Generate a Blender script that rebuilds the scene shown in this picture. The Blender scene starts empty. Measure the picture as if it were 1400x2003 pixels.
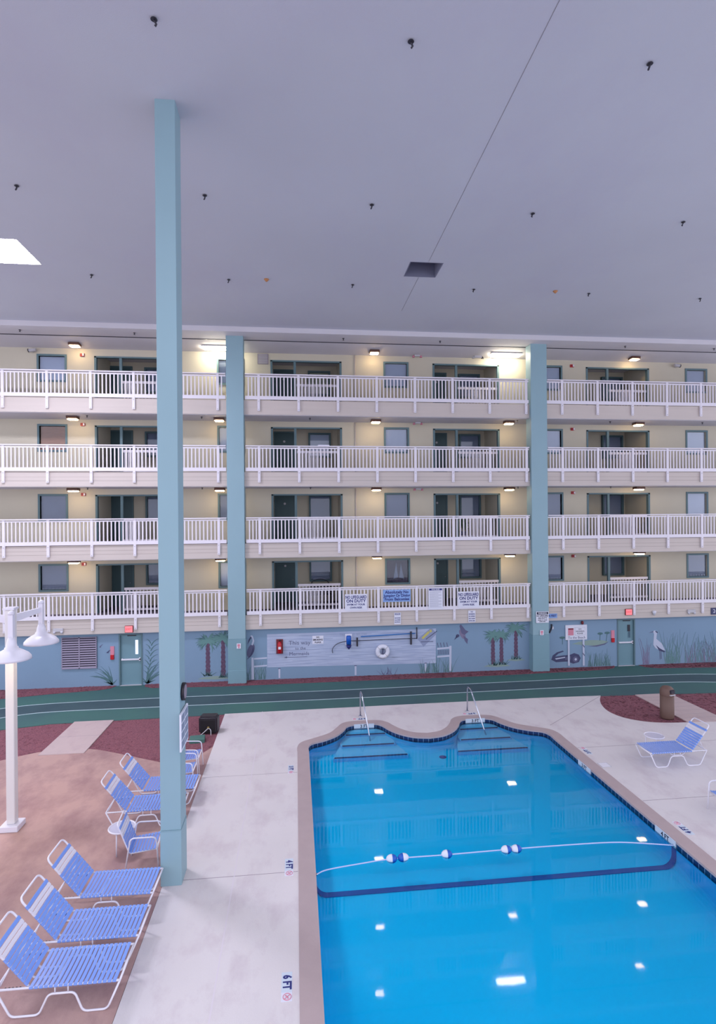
import bpy, bmesh, math, random
from mathutils import Vector, Matrix
random.seed(7)
C = bpy.context.scene.collection
SC = bpy.context.scene
# ------------------------------------------------------------------ camera, light, exposure
H = 6.3
def cam_axes(yaw, roll):
    cy, sy, cr, sr = math.cos(yaw), math.sin(yaw), math.cos(roll), math.sin(roll)
    r, f, u = Vector((cy, -sy, 0)), Vector((sy, cy, 0)), Vector((0, 0, 1))
    return cr*r + sr*u, -sr*r + cr*u, f
cr_, cu_, cf_ = cam_axes(0.110445, -0.00844408)
cam = bpy.data.objects.new('camera', bpy.data.cameras.new('camera'))
C.objects.link(cam)
M = Matrix.Identity(4)
for i in range(3):
    M[i][0], M[i][1], M[i][2] = cr_[i], cu_[i], -cf_[i]
M[0][3], M[1][3], M[2][3] = 0, 0, H
cam.matrix_world = M
cam.data.sensor_fit = 'VERTICAL'
cam.data.sensor_height = 36
cam.data.sensor_width = 36
cam.data.lens = 1101.8/2003*36
cam.data.shift_y = 13.1/2003
cam.data.clip_end = 300
SC.camera = cam
SC.view_settings.view_transform = 'Standard'
SC.view_settings.look = 'None'
SC.view_settings.gamma = 1
SC.view_settings.use_curve_mapping = False
SC.view_settings.exposure = 0.24
w = bpy.data.worlds.new('world'); SC.world = w; w.use_nodes = True
bg = w.node_tree.nodes['Background']
bg.inputs[0].default_value = (0.82, 0.84, 1.0, 1); bg.inputs[1].default_value = 1.55
SKYLIGHT = 60.0
CEIL_Y0 = 5.0          # roof cut short here, out of view: added opening for more sky light

# ------------------------------------------------------------------ materials
ALB = .86               # overall paint reflectance
def lin(c):
    return tuple(((v/255)/12.92 if v/255 <= .04045 else ((v/255+.055)/1.055)**2.4) for v in c)
MATS = {}
def mat(name, rgb, rough=.6, metal=0, emit=None, es=0, noise=0, nscale=3, bump=0, bscale=40, spec=.5, rgb2=None, detail=4, stretch=None, k=None):
    k = ALB if k is None else k
    m = bpy.data.materials.new(name); m.use_nodes = True
    nt = m.node_tree; b = nt.nodes['Principled BSDF']
    col = tuple(v*k for v in lin(rgb))
    b.inputs['Base Color'].default_value = (*col, 1)
    b.inputs['Roughness'].default_value = rough
    b.inputs['Metallic'].default_value = metal
    b.inputs['Specular IOR Level'].default_value = spec
    if emit:
        b.inputs['Emission Color'].default_value = (*lin(emit), 1)
        b.inputs['Emission Strength'].default_value = es
    tc = nt.nodes.new('ShaderNodeTexCoord'); src = tc.outputs['Object']
    if stretch:
        mp = nt.nodes.new('ShaderNodeMapping'); mp.inputs['Scale'].default_value = stretch
        nt.links.new(src, mp.inputs['Vector']); src = mp.outputs['Vector']
    if noise or rgb2:
        n = nt.nodes.new('ShaderNodeTexNoise'); n.inputs['Scale'].default_value = nscale; n.inputs['Detail'].default_value = detail
        nt.links.new(src, n.inputs['Vector'])
        r = nt.nodes.new('ShaderNodeValToRGB')
        r.color_ramp.elements[0].position = .32; r.color_ramp.elements[1].position = .68
        c2 = tuple(v*k for v in lin(rgb2)) if rgb2 else tuple(v*(1-noise) for v in col)
        r.color_ramp.elements[0].color = (*c2, 1); r.color_ramp.elements[1].color = (*col, 1)
        nt.links.new(n.outputs['Fac'], r.inputs['Fac']); nt.links.new(r.outputs['Color'], b.inputs['Base Color'])
    if bump:
        n2 = nt.nodes.new('ShaderNodeTexNoise'); n2.inputs['Scale'].default_value = bscale; n2.inputs['Detail'].default_value = 3
        nt.links.new(src, n2.inputs['Vector'])
        bp = nt.nodes.new('ShaderNodeBump'); bp.inputs['Strength'].default_value = bump; bp.inputs['Distance'].default_value = .02
        nt.links.new(n2.outputs['Fac'], bp.inputs['Height']); nt.links.new(bp.outputs['Normal'], b.inputs['Normal'])
    MATS[name] = m
    return m
def stained(name, base, dark, s1, s2, thr=.62, amt=.5, rough=.7, bump=.15, k=None):
    """concrete: soft large mottling plus scattered darker stains"""
    m = mat(name, base, rough, bump=bump, bscale=60, noise=.06, nscale=s1, k=k)
    nt = m.node_tree; b = nt.nodes['Principled BSDF']
    ramp = [n for n in nt.nodes if n.type == 'VALTORGB'][0]
    tc = [n for n in nt.nodes if n.type == 'TEX_COORD'][0]
    n = nt.nodes.new('ShaderNodeTexNoise'); n.inputs['Scale'].default_value = s2; n.inputs['Detail'].default_value = 6; n.inputs['Roughness'].default_value = .65
    mp = nt.nodes.new('ShaderNodeMapping'); mp.inputs['Scale'].default_value = (1, .6, 1)
    nt.links.new(tc.outputs['Object'], mp.inputs[0]); nt.links.new(mp.outputs[0], n.inputs[0])
    r = nt.nodes.new('ShaderNodeValToRGB'); r.color_ramp.elements[0].position = thr-.08; r.color_ramp.elements[1].position = thr+.14
    r.color_ramp.elements[0].color = (0,0,0,1); r.color_ramp.elements[1].color = (amt,amt,amt,1)
    nt.links.new(n.outputs['Fac'], r.inputs[0])
    mx = nt.nodes.new('ShaderNodeMixRGB'); mx.inputs[2].default_value = (*lin(dark), 1)
    nt.links.new(r.outputs[0], mx.inputs[0]); nt.links.new(ramp.outputs[0], mx.inputs[1]); nt.links.new(mx.outputs[0], b.inputs['Base Color'])
    return m

M_ceil = stained('ceiling_paint', (196,198,208), (180,178,194), .25, .35, .55, .45, .85, .08, k=.92)
M_soffit = mat('soffit_paint', (222,218,224), .8, noise=.05, nscale=.6)
M_cream = mat('cream_wall_paint', (212,204,184), .75, noise=.05, nscale=.8, bump=.1)
M_fascia = mat('fascia_paint', (214,202,194), .7, noise=.06, nscale=1.2, stretch=(.3,1,6))
M_groove = mat('groove_shadow_line', (150,138,130), .9)
M_white = mat('white_rail_paint', (238,232,240), .5)
M_trim = mat('teal_trim_paint', (98,126,134), .55)
M_trimd = mat('dark_teal_trim_paint', (78,108,116), .55)
M_door = mat('dark_teal_door', (62,92,98), .5, noise=.08, nscale=3)
M_slabtop = mat('walkway_carpet', (92,84,98), .9, noise=.15, nscale=8)
M_pillar = mat('pillar_blue_paint', (148,180,190), .55, noise=.04, nscale=.8)
M_pillarb = mat('pillar_lower_paint', (130,166,178), .55, noise=.05, nscale=.8)
M_gwall = mat('ground_wall_paint', (134,162,188), .7, noise=.06, nscale=.5, bump=.1)
M_gdoor = mat('ground_door_paint', (120,156,168), .5, noise=.05, nscale=1)
M_deck = stained('deck_concrete', (229,221,221), (184,166,174), .8, 1.7, .57, .5)
M_slab = stained('path_concrete', (206,184,182), (170,146,150), 1.2, 2.5, .58, .5)
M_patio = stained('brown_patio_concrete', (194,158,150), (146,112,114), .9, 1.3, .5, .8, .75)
M_coping = mat('coping_paint', (188,168,168), .6, noise=.06, nscale=3, bump=.1)
M_joint = mat('joint_light', (226,216,222), .8)
M_jointd = mat('joint_dark', (160,146,154), .9)
M_mulch = mat('red_mulch', (160,98,108), .95, rgb2=(120,72,86), nscale=28, detail=8, bump=1.0, bscale=55)
M_track = mat('track_surface', (66,92,98), .8, rgb2=(58,82,92), nscale=1.0, bump=.1)
M_trackg = mat('track_surface_green', (68,114,106), .8, rgb2=(64,96,102), nscale=.35, bump=.1)
M_line = mat('track_line_paint', (190,210,214), .7)
M_black = mat('black_plastic', (34,28,38), .45)
M_dark = mat('dark_metal', (48,46,58), .5)
M_brown = mat('brown_lamp_housing', (96,60,44), .5)
M_steel = mat('stainless_steel', (205,208,220), .18, 1.0)
M_alu = mat('white_powder_coat', (238,234,244), .3)
M_strap = mat('blue_vinyl_strap', (128,164,240), .26)
M_strapw = mat('white_vinyl_strap', (232,228,238), .35)
M_canbody = mat('brown_bin_plastic', (112,86,76), .6, noise=.06, nscale=4)
M_red = mat('red_plastic', (196,20,36), .35)
M_redd = mat('dark_red_plastic', (120,30,40), .5)
M_signw = mat('sign_white', (232,232,244), .5)
M_signb = mat('sign_blue', (140,176,232), .5)
M_ink = mat('ink_navy', (40,44,120), .6)
M_inkk = mat('ink_black', (38,36,60), .6)
M_inkg = mat('ink_grey', (104,108,138), .7)
M_pink = mat('ink_pink', (222,140,160), .7)
M_blue = mat('bright_blue_plastic', (10,90,190), .4)
M_bluepole = mat('blue_pole', (50,120,190), .4)
M_grille = mat('grille_grey', (150,138,150), .6)
M_louver = mat('louver_mauve', (156,146,168), .6)
M_louverd = mat('louver_gap', (40,34,56), .8)
M_green = mat('green_valve_lid', (74,118,110), .6)
M_yellow = mat('yellow_paint', (206,196,110), .7)
M_orange = mat('orange_cap', (190,130,80), .6)
M_hatch = mat('hatch_grey', (122,124,146), .7)
M_camw = mat('offwhite_housing', (196,194,200), .5)
M_wood = mat('painted_board_white', (196,206,228), .75, rgb2=(166,178,208), nscale=2.2, detail=5, stretch=(.5,1,9))
M_boardline = mat('painted_board_line', (150,160,190), .8)
M_pfrond = mat('mural_frond_green', (106,146,144), .8)
M_pfrond2 = mat('mural_frond_dark', (84,120,124), .8)
M_preed = mat('mural_reed', (112,146,152), .8)
M_ptrunk = mat('mural_trunk_brown', (116,88,110), .85, rgb2=(88,66,92), nscale=14)
M_pgrey = mat('mural_grey', (104,104,136), .85)
M_pdark = mat('mural_dark', (76,78,112), .85)
M_pwhite = mat('mural_white', (200,206,226), .8)
M_ppink = mat('mural_rose', (134,124,152), .85)
M_pisle = mat('mural_island', (146,168,160), .85)
M_tilew = mat('white_tile', (214,224,236), .3)
M_basin = mat('blue_pool_plaster', (0,210,255), .9, spec=.1, k=1)
M_step = mat('pale_step_plaster', (110,215,255), .9, spec=.1, k=1)
M_stepline = mat('step_edge_tile', (20,60,120), .6)
M_poolline = mat('pool_line_tile', (0,92,176), .7)
M_drain = mat('drain_cover', (10,60,150), .7)
M_lid = mat('skimmer_lid', (236,232,240), .5)
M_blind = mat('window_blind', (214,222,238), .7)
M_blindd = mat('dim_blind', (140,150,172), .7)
M_blindo = mat('orange_curtain', (196,140,108), .8, noise=.2, nscale=6, stretch=(1,1,4))
M_curtain = mat('dark_curtain', (96,88,106), .8, rgb2=(62,60,78), nscale=9, stretch=(4,1,.6))
M_blindc = mat('cream_shade', (206,206,176), .8)
M_tabletop = mat('table_top_frosted', (206,204,224), .2)
M_lens = mat('lamp_lens', (255,250,240), .5, emit=(255,222,168), es=22)
M_fluor = mat('fluorescent_lens', (255,255,250), .5, emit=(255,244,214), es=30)
M_sky = mat('skylight_diffuser', (255,255,255), .5, emit=(236,236,255), es=SKYLIGHT)
M_bulb = mat('lamp_bulb', (255,250,230), .5, emit=(255,226,176), es=170)
M_exit = mat('exit_sign_face', (255,150,150), .5, emit=(255,96,104), es=.55)
M_exitl = mat('exit_sign_letters', (255,60,70), .5, emit=(255,40,50), es=.9)
M_exithi = mat('door_lite', (230,236,255), .5, emit=(225,235,255), es=.9)

# window glass: clear with a mirror film
M_glass = bpy.data.materials.new('window_glass'); M_glass.use_nodes = True
nt = M_glass.node_tree; nt.nodes.clear()
o_ = nt.nodes.new('ShaderNodeOutputMaterial'); mx = nt.nodes.new('ShaderNodeMixShader'); tr = nt.nodes.new('ShaderNodeBsdfTransparent'); gl = nt.nodes.new('ShaderNodeBsdfGlossy'); fr = nt.nodes.new('ShaderNodeFresnel')
tr.inputs[0].default_value = (.93,.95,.98,1); gl.inputs['Roughness'].default_value = .05; fr.inputs[0].default_value = 1.5
nt.links.new(fr.outputs[0], mx.inputs[0]); nt.links.new(tr.outputs[0], mx.inputs[1]); nt.links.new(gl.outputs[0], mx.inputs[2]); nt.links.new(mx.outputs[0], o_.inputs[0])
# pool water: fresnel reflection over a clear, faintly blue body
M_water = bpy.data.materials.new('pool_water'); M_water.use_nodes = True
nt = M_water.node_tree; nt.nodes.clear()
o_ = nt.nodes.new('ShaderNodeOutputMaterial'); mx = nt.nodes.new('ShaderNodeMixShader'); tr = nt.nodes.new('ShaderNodeBsdfTransparent'); gl = nt.nodes.new('ShaderNodeBsdfGlossy'); fr = nt.nodes.new('ShaderNodeFresnel')
tr.inputs[0].default_value = (.88,.98,1,1); gl.inputs['Roughness'].default_value = .03; fr.inputs[0].default_value = 1.33
tc = nt.nodes.new('ShaderNodeTexCoord'); n = nt.nodes.new('ShaderNodeTexNoise'); n.inputs['Scale'].default_value = 3; n.inputs['Detail'].default_value = 1
bp = nt.nodes.new('ShaderNodeBump'); bp.inputs['Strength'].default_value = .02; bp.inputs['Distance'].default_value = .02
nt.links.new(tc.outputs['Object'], n.inputs[0]); nt.links.new(n.outputs['Fac'], bp.inputs['Height'])
nt.links.new(bp.outputs[0], gl.inputs['Normal'])
nt.links.new(fr.outputs[0], mx.inputs[0]); nt.links.new(tr.outputs[0], mx.inputs[1]); nt.links.new(gl.outputs[0], mx.inputs[2]); nt.links.new(mx.outputs[0], o_.inputs[0])
# waterline tile and rope use UVs
def uvmat(name, kind):
    m = bpy.data.materials.new(name); m.use_nodes = True
    nt = m.node_tree; b = nt.nodes['Principled BSDF']; tc = nt.nodes.new('ShaderNodeTexCoord')
    if kind == 'tile':
        br = nt.nodes.new('ShaderNodeTexBrick'); br.offset = 0
        br.inputs['Scale'].default_value = 1; br.inputs['Brick Width'].default_value = .15; br.inputs['Row Height'].default_value = .15
        br.inputs['Mortar Size'].default_value = .007
        br.inputs['Color1'].default_value = (*lin((22,44,92)),1); br.inputs['Color2'].default_value = (*lin((12,30,70)),1); br.inputs['Mortar'].default_value = (*lin((110,140,170)),1)
        nt.links.new(tc.outputs['UV'], br.inputs['Vector']); nt.links.new(br.outputs['Color'], b.inputs['Base Color'])
        b.inputs['Roughness'].default_value = .2
    else:
        wv = nt.nodes.new('ShaderNodeTexWave'); wv.bands_direction = 'DIAGONAL'; wv.inputs['Scale'].default_value = 2.2
        r = nt.nodes.new('ShaderNodeValToRGB'); r.color_ramp.interpolation = 'CONSTANT'; r.color_ramp.elements[1].position = .42
        r.color_ramp.elements[0].color = (*lin((40,110,190)),1); r.color_ramp.elements[1].color = (*lin((236,236,250)),1)
        nt.links.new(tc.outputs['UV'], wv.inputs[0]); nt.links.new(wv.outputs['Fac'], r.inputs[0]); nt.links.new(r.outputs[0], b.inputs['Base Color'])
    return m
M_tile = uvmat('waterline_tile', 'tile'); M_rope = uvmat('twisted_rope', 'rope')
# ------------------------------------------------------------------ mesh helpers
class MB:
    def __init__(s): s.bm = bmesh.new(); s.uv = None
    def box(s, x0, x1, y0, y1, z0, z1):
        v = [s.bm.verts.new(p) for p in ((x0,y0,z0),(x1,y0,z0),(x1,y1,z0),(x0,y1,z0),(x0,y0,z1),(x1,y0,z1),(x1,y1,z1),(x0,y1,z1))]
        for f in ((3,2,1,0),(4,5,6,7),(0,1,5,4),(1,2,6,5),(2,3,7,6),(3,0,4,7)): s.bm.faces.new([v[i] for i in f])
        return s
    def prism(s, pts, axis, a0, a1):
        """polygon pts (2D) pushed along axis from a0 to a1"""
        def P(p, a): return {'z': (p[0],p[1],a), 'y': (p[0],a,p[1]), 'x': (a,p[0],p[1])}[axis]
        A = [s.bm.verts.new(P(p,a0)) for p in pts]; B = [s.bm.verts.new(P(p,a1)) for p in pts]
        try:
            s.bm.faces.new(A[::-1]); s.bm.faces.new(B)
        except ValueError: pass
        n = len(pts)
        for i in range(n): s.bm.faces.new((A[i],A[(i+1)%n],B[(i+1)%n],B[i]))
        return s
    def tube(s, pts, r, seg=8, closed=False, uv=False):
        pts = [Vector(p) for p in pts]; n = len(pts); rings = []
        prev = None
        L = 0; Ls = []
        for i, p in enumerate(pts):
            if i: L += (p-pts[i-1]).length
            Ls.append(L)
            if closed: t = (pts[(i+1)%n]-pts[i-1]).normalized()
            else: t = ((pts[min(i+1,n-1)]-pts[max(i-1,0)])).normalized()
            if prev is None:
                a = Vector((0,0,1)) if abs(t.z) < .9 else Vector((1,0,0))
                u = t.cross(a).normalized()
            else: u = (prev - t*prev.dot(t)).normalized()
            prev = u; v = t.cross(u)
            rr = r[i] if isinstance(r, (list,tuple)) else r
            rings.append([s.bm.verts.new(p + u*math.cos(2*math.pi*k/seg)*rr + v*math.sin(2*math.pi*k/seg)*rr) for k in range(seg)])
        if uv: lay = s.bm.loops.layers.uv.verify()
        for i in range(n if closed else n-1):
            A, B = rings[i], rings[(i+1)%n]
            for k in range(seg):
                f = s.bm.faces.new((A[k],A[(k+1)%seg],B[(k+1)%seg],B[k])); f.smooth = True
                if uv:
                    for lp,(uu,vv) in zip(f.loops, ((Ls[i],k/seg*.2),(Ls[i],(k+1)/seg*.2),(Ls[(i+1)%n],(k+1)/seg*.2),(Ls[(i+1)%n],k/seg*.2))): lp[lay].uv = (uu*8,vv*8)
        if not closed:
            s.bm.faces.new(rings[0][::-1]); s.bm.faces.new(rings[-1])
        return s
    def lathe(s, prof, cx=0, cy=0, seg=24, smooth=True, cz=0):
        rings = [[s.bm.verts.new((cx+r*math.cos(2*math.pi*k/seg), cy+r*math.sin(2*math.pi*k/seg), cz+z)) for k in range(seg)] for r, z in prof]
        for A, B in zip(rings, rings[1:]):
            for k in range(seg):
                f = s.bm.faces.new((A[k],A[(k+1)%seg],B[(k+1)%seg],B[k])); f.smooth = smooth
        s.bm.faces.new(rings[0][::-1]); s.bm.faces.new(rings[-1])
        return s
    def xf(s, m):
        bmesh.ops.transform(s.bm, matrix=m, verts=s.bm.verts); return s
    def bevel(s, w, seg=2):
        bmesh.ops.bevel(s.bm, geom=[e for e in s.bm.edges], offset=w, segments=seg, affect='EDGES', clamp_overlap=True); return s
    def mesh(s, name, m=None):
        bmesh.ops.recalc_face_normals(s.bm, faces=s.bm.faces)
        me = bpy.data.meshes.new(name); s.bm.to_mesh(me); s.bm.free()
        if m: me.materials.append(m)
        return me
    def build(s, name, m, parent=None, loc=None):
        return link(name, s.mesh(name, m), parent, loc)
def link(name, me, parent=None, loc=None):
    o = bpy.data.objects.new(name, me); C.objects.link(o)
    if parent: o.parent = parent
    if loc: o.location = loc
    return o
def tag(o, label=None, cat=None, group=None, kind=None):
    if label: o['label'] = label
    if cat: o['category'] = cat
    if group: o['group'] = group
    if kind: o['kind'] = kind
    return o
def thing(name, label, cat, loc=(0,0,0), rz=0, group=None, kind=None):
    o = bpy.data.objects.new(name, None); C.objects.link(o); o.location = loc; o.rotation_euler = (0,0,rz); o.empty_display_size = .1
    return tag(o, label, cat, group, kind)
def dup(root, loc, rz=0, label=None, kind=None):
    r = root.copy(); C.objects.link(r); r.location = loc; r.rotation_euler = (0,0,rz)
    if label: r['label'] = label
    for ch in list(root.children):
        c = ch.copy(); C.objects.link(c); c.parent = r
        for g in ch.children:
            d = g.copy(); C.objects.link(d); d.parent = c
    return r
def struct(o, label=None, cat=None): return tag(o, label, cat, kind='structure')
def smooth_pts(ctrl, n=8, closed=False):
    """Catmull-Rom through control points"""
    P = [Vector(p) for p in ctrl]; out = []; N = len(P)
    rng = range(N if closed else N-1)
    for i in rng:
        p0 = P[i-1] if (closed or i > 0) else P[0]; p1 = P[i]; p2 = P[(i+1)%N]; p3 = P[(i+2)%N] if (closed or i+2 < N) else P[-1]
        for k in range(n):
            t = k/n
            out.append(.5*((2*p1)+(-p0+p2)*t+(2*p0-5*p1+4*p2-p3)*t*t+(-p0+3*p1-3*p2+p3)*t**3))
    if not closed: out.append(P[-1])
    return out
def round_path(ctrl, r=.06, n=5):
    """polyline with rounded corners (bent tube)"""
    P = [Vector(p) for p in ctrl]; out = [P[0]]
    for a, b, c in zip(P, P[1:], P[2:]):
        d1 = (a-b); d2 = (c-b); rr = min(r, d1.length*.45, d2.length*.45)
        s, e = b+d1.normalized()*rr, b+d2.normalized()*rr
        for k in range(n+1):
            t = k/n; out.append((1-t)**2*s + 2*t*(1-t)*b + t*t*e)
    out.append(P[-1]); return out
def plate(name, outer, holes, z0, z1, m, parent=None):
    """flat slab with holes"""
    cu = bpy.data.curves.new(name, 'CURVE'); cu.dimensions = '2D'; cu.fill_mode = 'BOTH'; cu.extrude = (z1-z0)/2
    for loop in [outer]+holes:
        sp = cu.splines.new('POLY'); sp.points.add(len(loop)-1); sp.use_cyclic_u = True
        for p, q in zip(sp.points, loop): p.co = (q[0], q[1], 0, 1)
    tmp = bpy.data.objects.new('tmp', cu); C.objects.link(tmp)
    dg = bpy.context.evaluated_depsgraph_get(); dg.update()
    me = bpy.data.meshes.new_from_object(tmp.evaluated_get(dg)); bpy.data.objects.remove(tmp); bpy.data.curves.remove(cu)
    me.transform(Matrix.Translation((0,0,(z0+z1)/2))); me.materials.clear(); me.materials.append(m); me.name = name
    for p in me.polygons: p.use_smooth = False
    return link(name, me, parent)
def text_mesh(s, size, mx=None, extr=.0015, align='CENTER', wx=1.0, bold=0):
    cu = bpy.data.curves.new('t', 'FONT'); cu.body = s; cu.size = size; cu.extrude = extr; cu.align_x = align; cu.align_y = 'CENTER'; cu.resolution_u = 2; cu.offset = bold
    tmp = bpy.data.objects.new('tmp', cu); C.objects.link(tmp)
    dg = bpy.context.evaluated_depsgraph_get(); dg.update()
    me = bpy.data.meshes.new_from_object(tmp.evaluated_get(dg)); bpy.data.objects.remove(tmp); bpy.data.curves.remove(cu)
    me.transform(Matrix.Diagonal((wx,1,1,1)))
    if mx: me.transform(mx)
    me.materials.clear()
    return me
def text(name, s, size, m, parent, mx, wx=1.0, bold=0):
    me = text_mesh(s, size, mx, wx=wx, bold=bold); me.materials.append(m)
    return link(name, me, parent)
RX = Matrix.Rotation(math.pi/2, 4, 'X')     # reading plane facing -Y (towards the camera side)
def T(x, y, z): return Matrix.Translation((x,y,z))

# ------------------------------------------------------------------ pool outline
W_ = 7.56
def profile(half):   # x<=W/2 part, mirrored
    pts = smooth_pts(half, 6)
    L = [(p.x, p.y) for p in pts]
    return L + [(W_-x, y) for x, y in L[::-1][1:]]
OUT_H = [(0,15.3,0),(0,15.66,0),(.12,15.98,0),(.5,16.24,0),(.93,16.55,0),(1.18,16.95,0),(1.36,17.27,0),(1.62,17.41,0),(2.06,17.43,0),(2.5,17.4,0),(2.76,17.2,0),(2.9,16.9,0),(3.1,16.56,0),(3.4,16.28,0),(3.78,16.17,0)]
IN_H = [(.31,15.3,0),(.31,15.62,0),(.42,15.85,0),(.75,16.02,0),(1.13,16.33,0),(1.38,16.72,0),(1.5,17.0,0),(1.72,17.12,0),(2.06,17.13,0),(2.4,17.11,0),(2.56,16.95,0),(2.72,16.6,0),(2.95,16.26,0),(3.33,15.95,0),(3.78,15.84,0)]
Y_END = 2.0
outer = profile(OUT_H) + [(W_, Y_END-.31), (0, Y_END-.31)]
inner_top = profile(IN_H)
def strip_dense(a, b, n):
    return [(a[0]+(b[0]-a[0])*k/n, a[1]+(b[1]-a[1])*k/n) for k in range(1, n)]
inner = inner_top + strip_dense(inner_top[-1], (W_-.31, Y_END), 24) + [(W_-.31, Y_END)] + strip_dense((W_-.31, Y_END), (.31, Y_END), 12) + [(.31, Y_END)] + strip_dense((.31, Y_END), inner_top[0], 24)
WATER = -.10

# ------------------------------------------------------------------ ground
near_edge = [(-14,15.6),(-12,16.7),(-10.5,17.45),(-8.93,18.13),(-7.6,18.46),(-6.09,18.5),(-4.39,18.55),(.32,18.71),(4,18.77),(8.49,18.82),(10.5,18.75),(12.6,18.66),(14.81,18.52),(17.5,18.1),(20,17.4),(23,16.2)]
far_edge = [(-14,19.6),(-12,20.7),(-10.47,21.26),(-8.9,21.63),(-7.3,21.88)]
base = struct(plate('floor_ground', [(-16,-14),(24,-14),(24,26),(-16,26)], [outer], -.5,-.42, M_mulch), 'packed earth under the whole court', 'ground')
track = plate('floor_track', [(x,y) for x,y in near_edge]+[(23,22.4),(-14,22.4)], [], -.12, .004, M_trackg); struct(track, 'green running path curving past the ground floor wall', 'running track')
def ribbon(pts, w0, z0, z1, m, name, parent=None):
    pts = [Vector((p[0],p[1],0)) for p in pts]; mb = MB(); L=[];R=[]
    for i,p in enumerate(pts):
        t = (pts[min(i+1,len(pts)-1)]-pts[max(i-1,0)]).normalized(); n = Vector((-t.y,t.x,0))
        L.append(p+n*w0/2); R.append(p-n*w0/2)
    bm = mb.bm
    va=[[bm.verts.new((q.x,q.y,z)) for z in (z0,z1)] for q in L]; vb=[[bm.verts.new((q.x,q.y,z)) for z in (z0,z1)] for q in R]
    for i in range(len(pts)-1):
        bm.faces.new((va[i][1],vb[i][1],vb[i+1][1],va[i+1][1])); bm.faces.new((va[i][0],va[i][1],va[i+1][1],va[i+1][0])); bm.faces.new((vb[i][0],vb[i+1][0],vb[i+1][1],vb[i][1]))
    return mb.build(name, m, parent)
lineA = [tuple(p)[:2] for p in smooth_pts([(-13.5,16.9,0),(-11,18.5,0),(-9.46,19.21,0),(-8.07,19.6,0),(-4.65,19.64,0),(2.12,19.68,0),(8,19.8,0),(13.84,19.9,0),(15.73,19.68,0),(18,19.2,0),(21,18.3,0)], 5)]
lineB = [tuple(p)[:2] for p in smooth_pts([(-13.8,18.1,0),(-11.5,19.5,0),(-9.93,20.16,0),(-8.45,20.5,0),(-4.87,20.62,0),(2.24,20.66,0),(8.16,20.79,0),(14.51,20.86,0),(16.54,20.67,0),(19,20.2,0),(22,19.3,0)], 5)]
ribbon([((a[0]+b[0])/2,(a[1]+b[1])/2) for a,b in zip(lineA,lineB)], .98, .003, .0065, M_track, 'track_lane', track)
ribbon(lineA, .05, .005, .010, M_line, 'lane_line', track); ribbon(lineB, .05, .005, .010, M_line, 'lane_line', track)
# mulch strips under the mural wall
def mulch_patch(name, poly, label, zt=.03, z0=-.1):
    xs=[p[0] for p in poly]; ys=[p[1] for p in poly]
    def inside(x,y):
        c=False; n=len(poly)
        for i in range(n):
            (x1,y1),(x2,y2)=poly[i],poly[i-1]
            if (y1>y)!=(y2>y) and x<(x2-x1)*(y-y1)/(y2-y1)+x1: c=not c
        return c
    o = plate(name, poly, [], z0, zt-.012, M_mulch)
    # loose chips scattered on top so the bed has relief
    bm = bmesh.new(); bm.from_mesh(o.data)
    area=(max(xs)-min(xs))*(max(ys)-min(ys)); n=int(min(5200, area*300))
    for _ in range(n):
        x=random.uniform(min(xs),max(xs)); y=random.uniform(min(ys),max(ys))
        if not inside(x,y): continue
        a=random.uniform(0,math.pi); l=random.uniform(.02,.05); ww=random.uniform(.008,.016); h=random.uniform(.004,.022)
        dx,dy=math.cos(a)*l,math.sin(a)*l; ex,ey=-math.sin(a)*ww,math.cos(a)*ww; z=zt-.012
        v=[bm.verts.new(p) for p in ((x-dx-ex,y-dy-ey,z),(x+dx-ex,y+dy-ey,z+h*.4),(x+dx+ex,y+dy+ey,z+h),(x-dx+ex,y-dy+ey,z+h*.6))]
        bm.faces.new(v)
    bm.to_mesh(o.data); bm.free()
    tag(o, label, 'mulch', kind='stuff'); return o
mulch_patch('mulch_bed', far_edge+[(-6.95,22.05),(-6.83,22.36),(-14,22.36)], 'narrow red mulch strip at far left, below the louvered vent wall')
mulch_patch('mulch_bed', [(-5.78,22.36),(-5.72,22.1),(-5.4,21.88),(-2.7,21.71),(2.36,21.74),(6,21.70),(8.53,21.73),(11,21.82),(12.6,21.92),(13.1,22.1),(13.3,22.36)], 'long red mulch strip between the two ground floor doors')
mulch_patch('mulch_bed', [(14.35,22.36),(14.45,22.05),(14.9,21.83),(17.32,21.62),(20,21.1),(22.5,20.4),(22.5,22.36)], 'narrow red mulch strip below the painted heron')
# mulch beds between track and patios
patio_edge = [tuple(p)[:2] for p in smooth_pts([(-14,9.6,0),(-12,11.6,0),(-10.2,13.6,0),(-8.8,15.05,0),(-7.79,15.8,0),(-6.87,16.3,0),(-6.06,16.36,0),(-5.4,16.18,0),(-4.6,15.75,0),(-3.9,15.35,0),(-3.4,15.1,0),(-3.0,15.12,0),(-2.65,15.45,0),(-2.33,16.0,0)],5)]
ML = [p for p in near_edge if p[0] < -4]+[(-2.34,18.63)]
mulch_patch('mulch_bed', [(-14,9.6)]+[(x,y-.0) for x,y in ML]+patio_edge[::-1][:-1], 'dark red mulch bed at left between green path and brown patio', zt=-.0, z0=-.12)
deck_curve = [tuple(p)[:2] for p in smooth_pts([(10.61,18.76,0),(10.3,18.25,0),(10.08,17.7,0),(10.0,17.15,0),(10.15,16.62,0),(10.55,16.24,0),(11.1,16.04,0),(11.9,15.97,0),(12.9,15.92,0),(16,15.9,0),(23,15.9,0)],5)]
mulch_patch('mulch_bed', [p for p in near_edge if p[0] > 10.5][1:][::-1] + deck_curve, 'dark red mulch bed at right behind the brown trash can', zt=-.0, z0=-.12)
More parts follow.
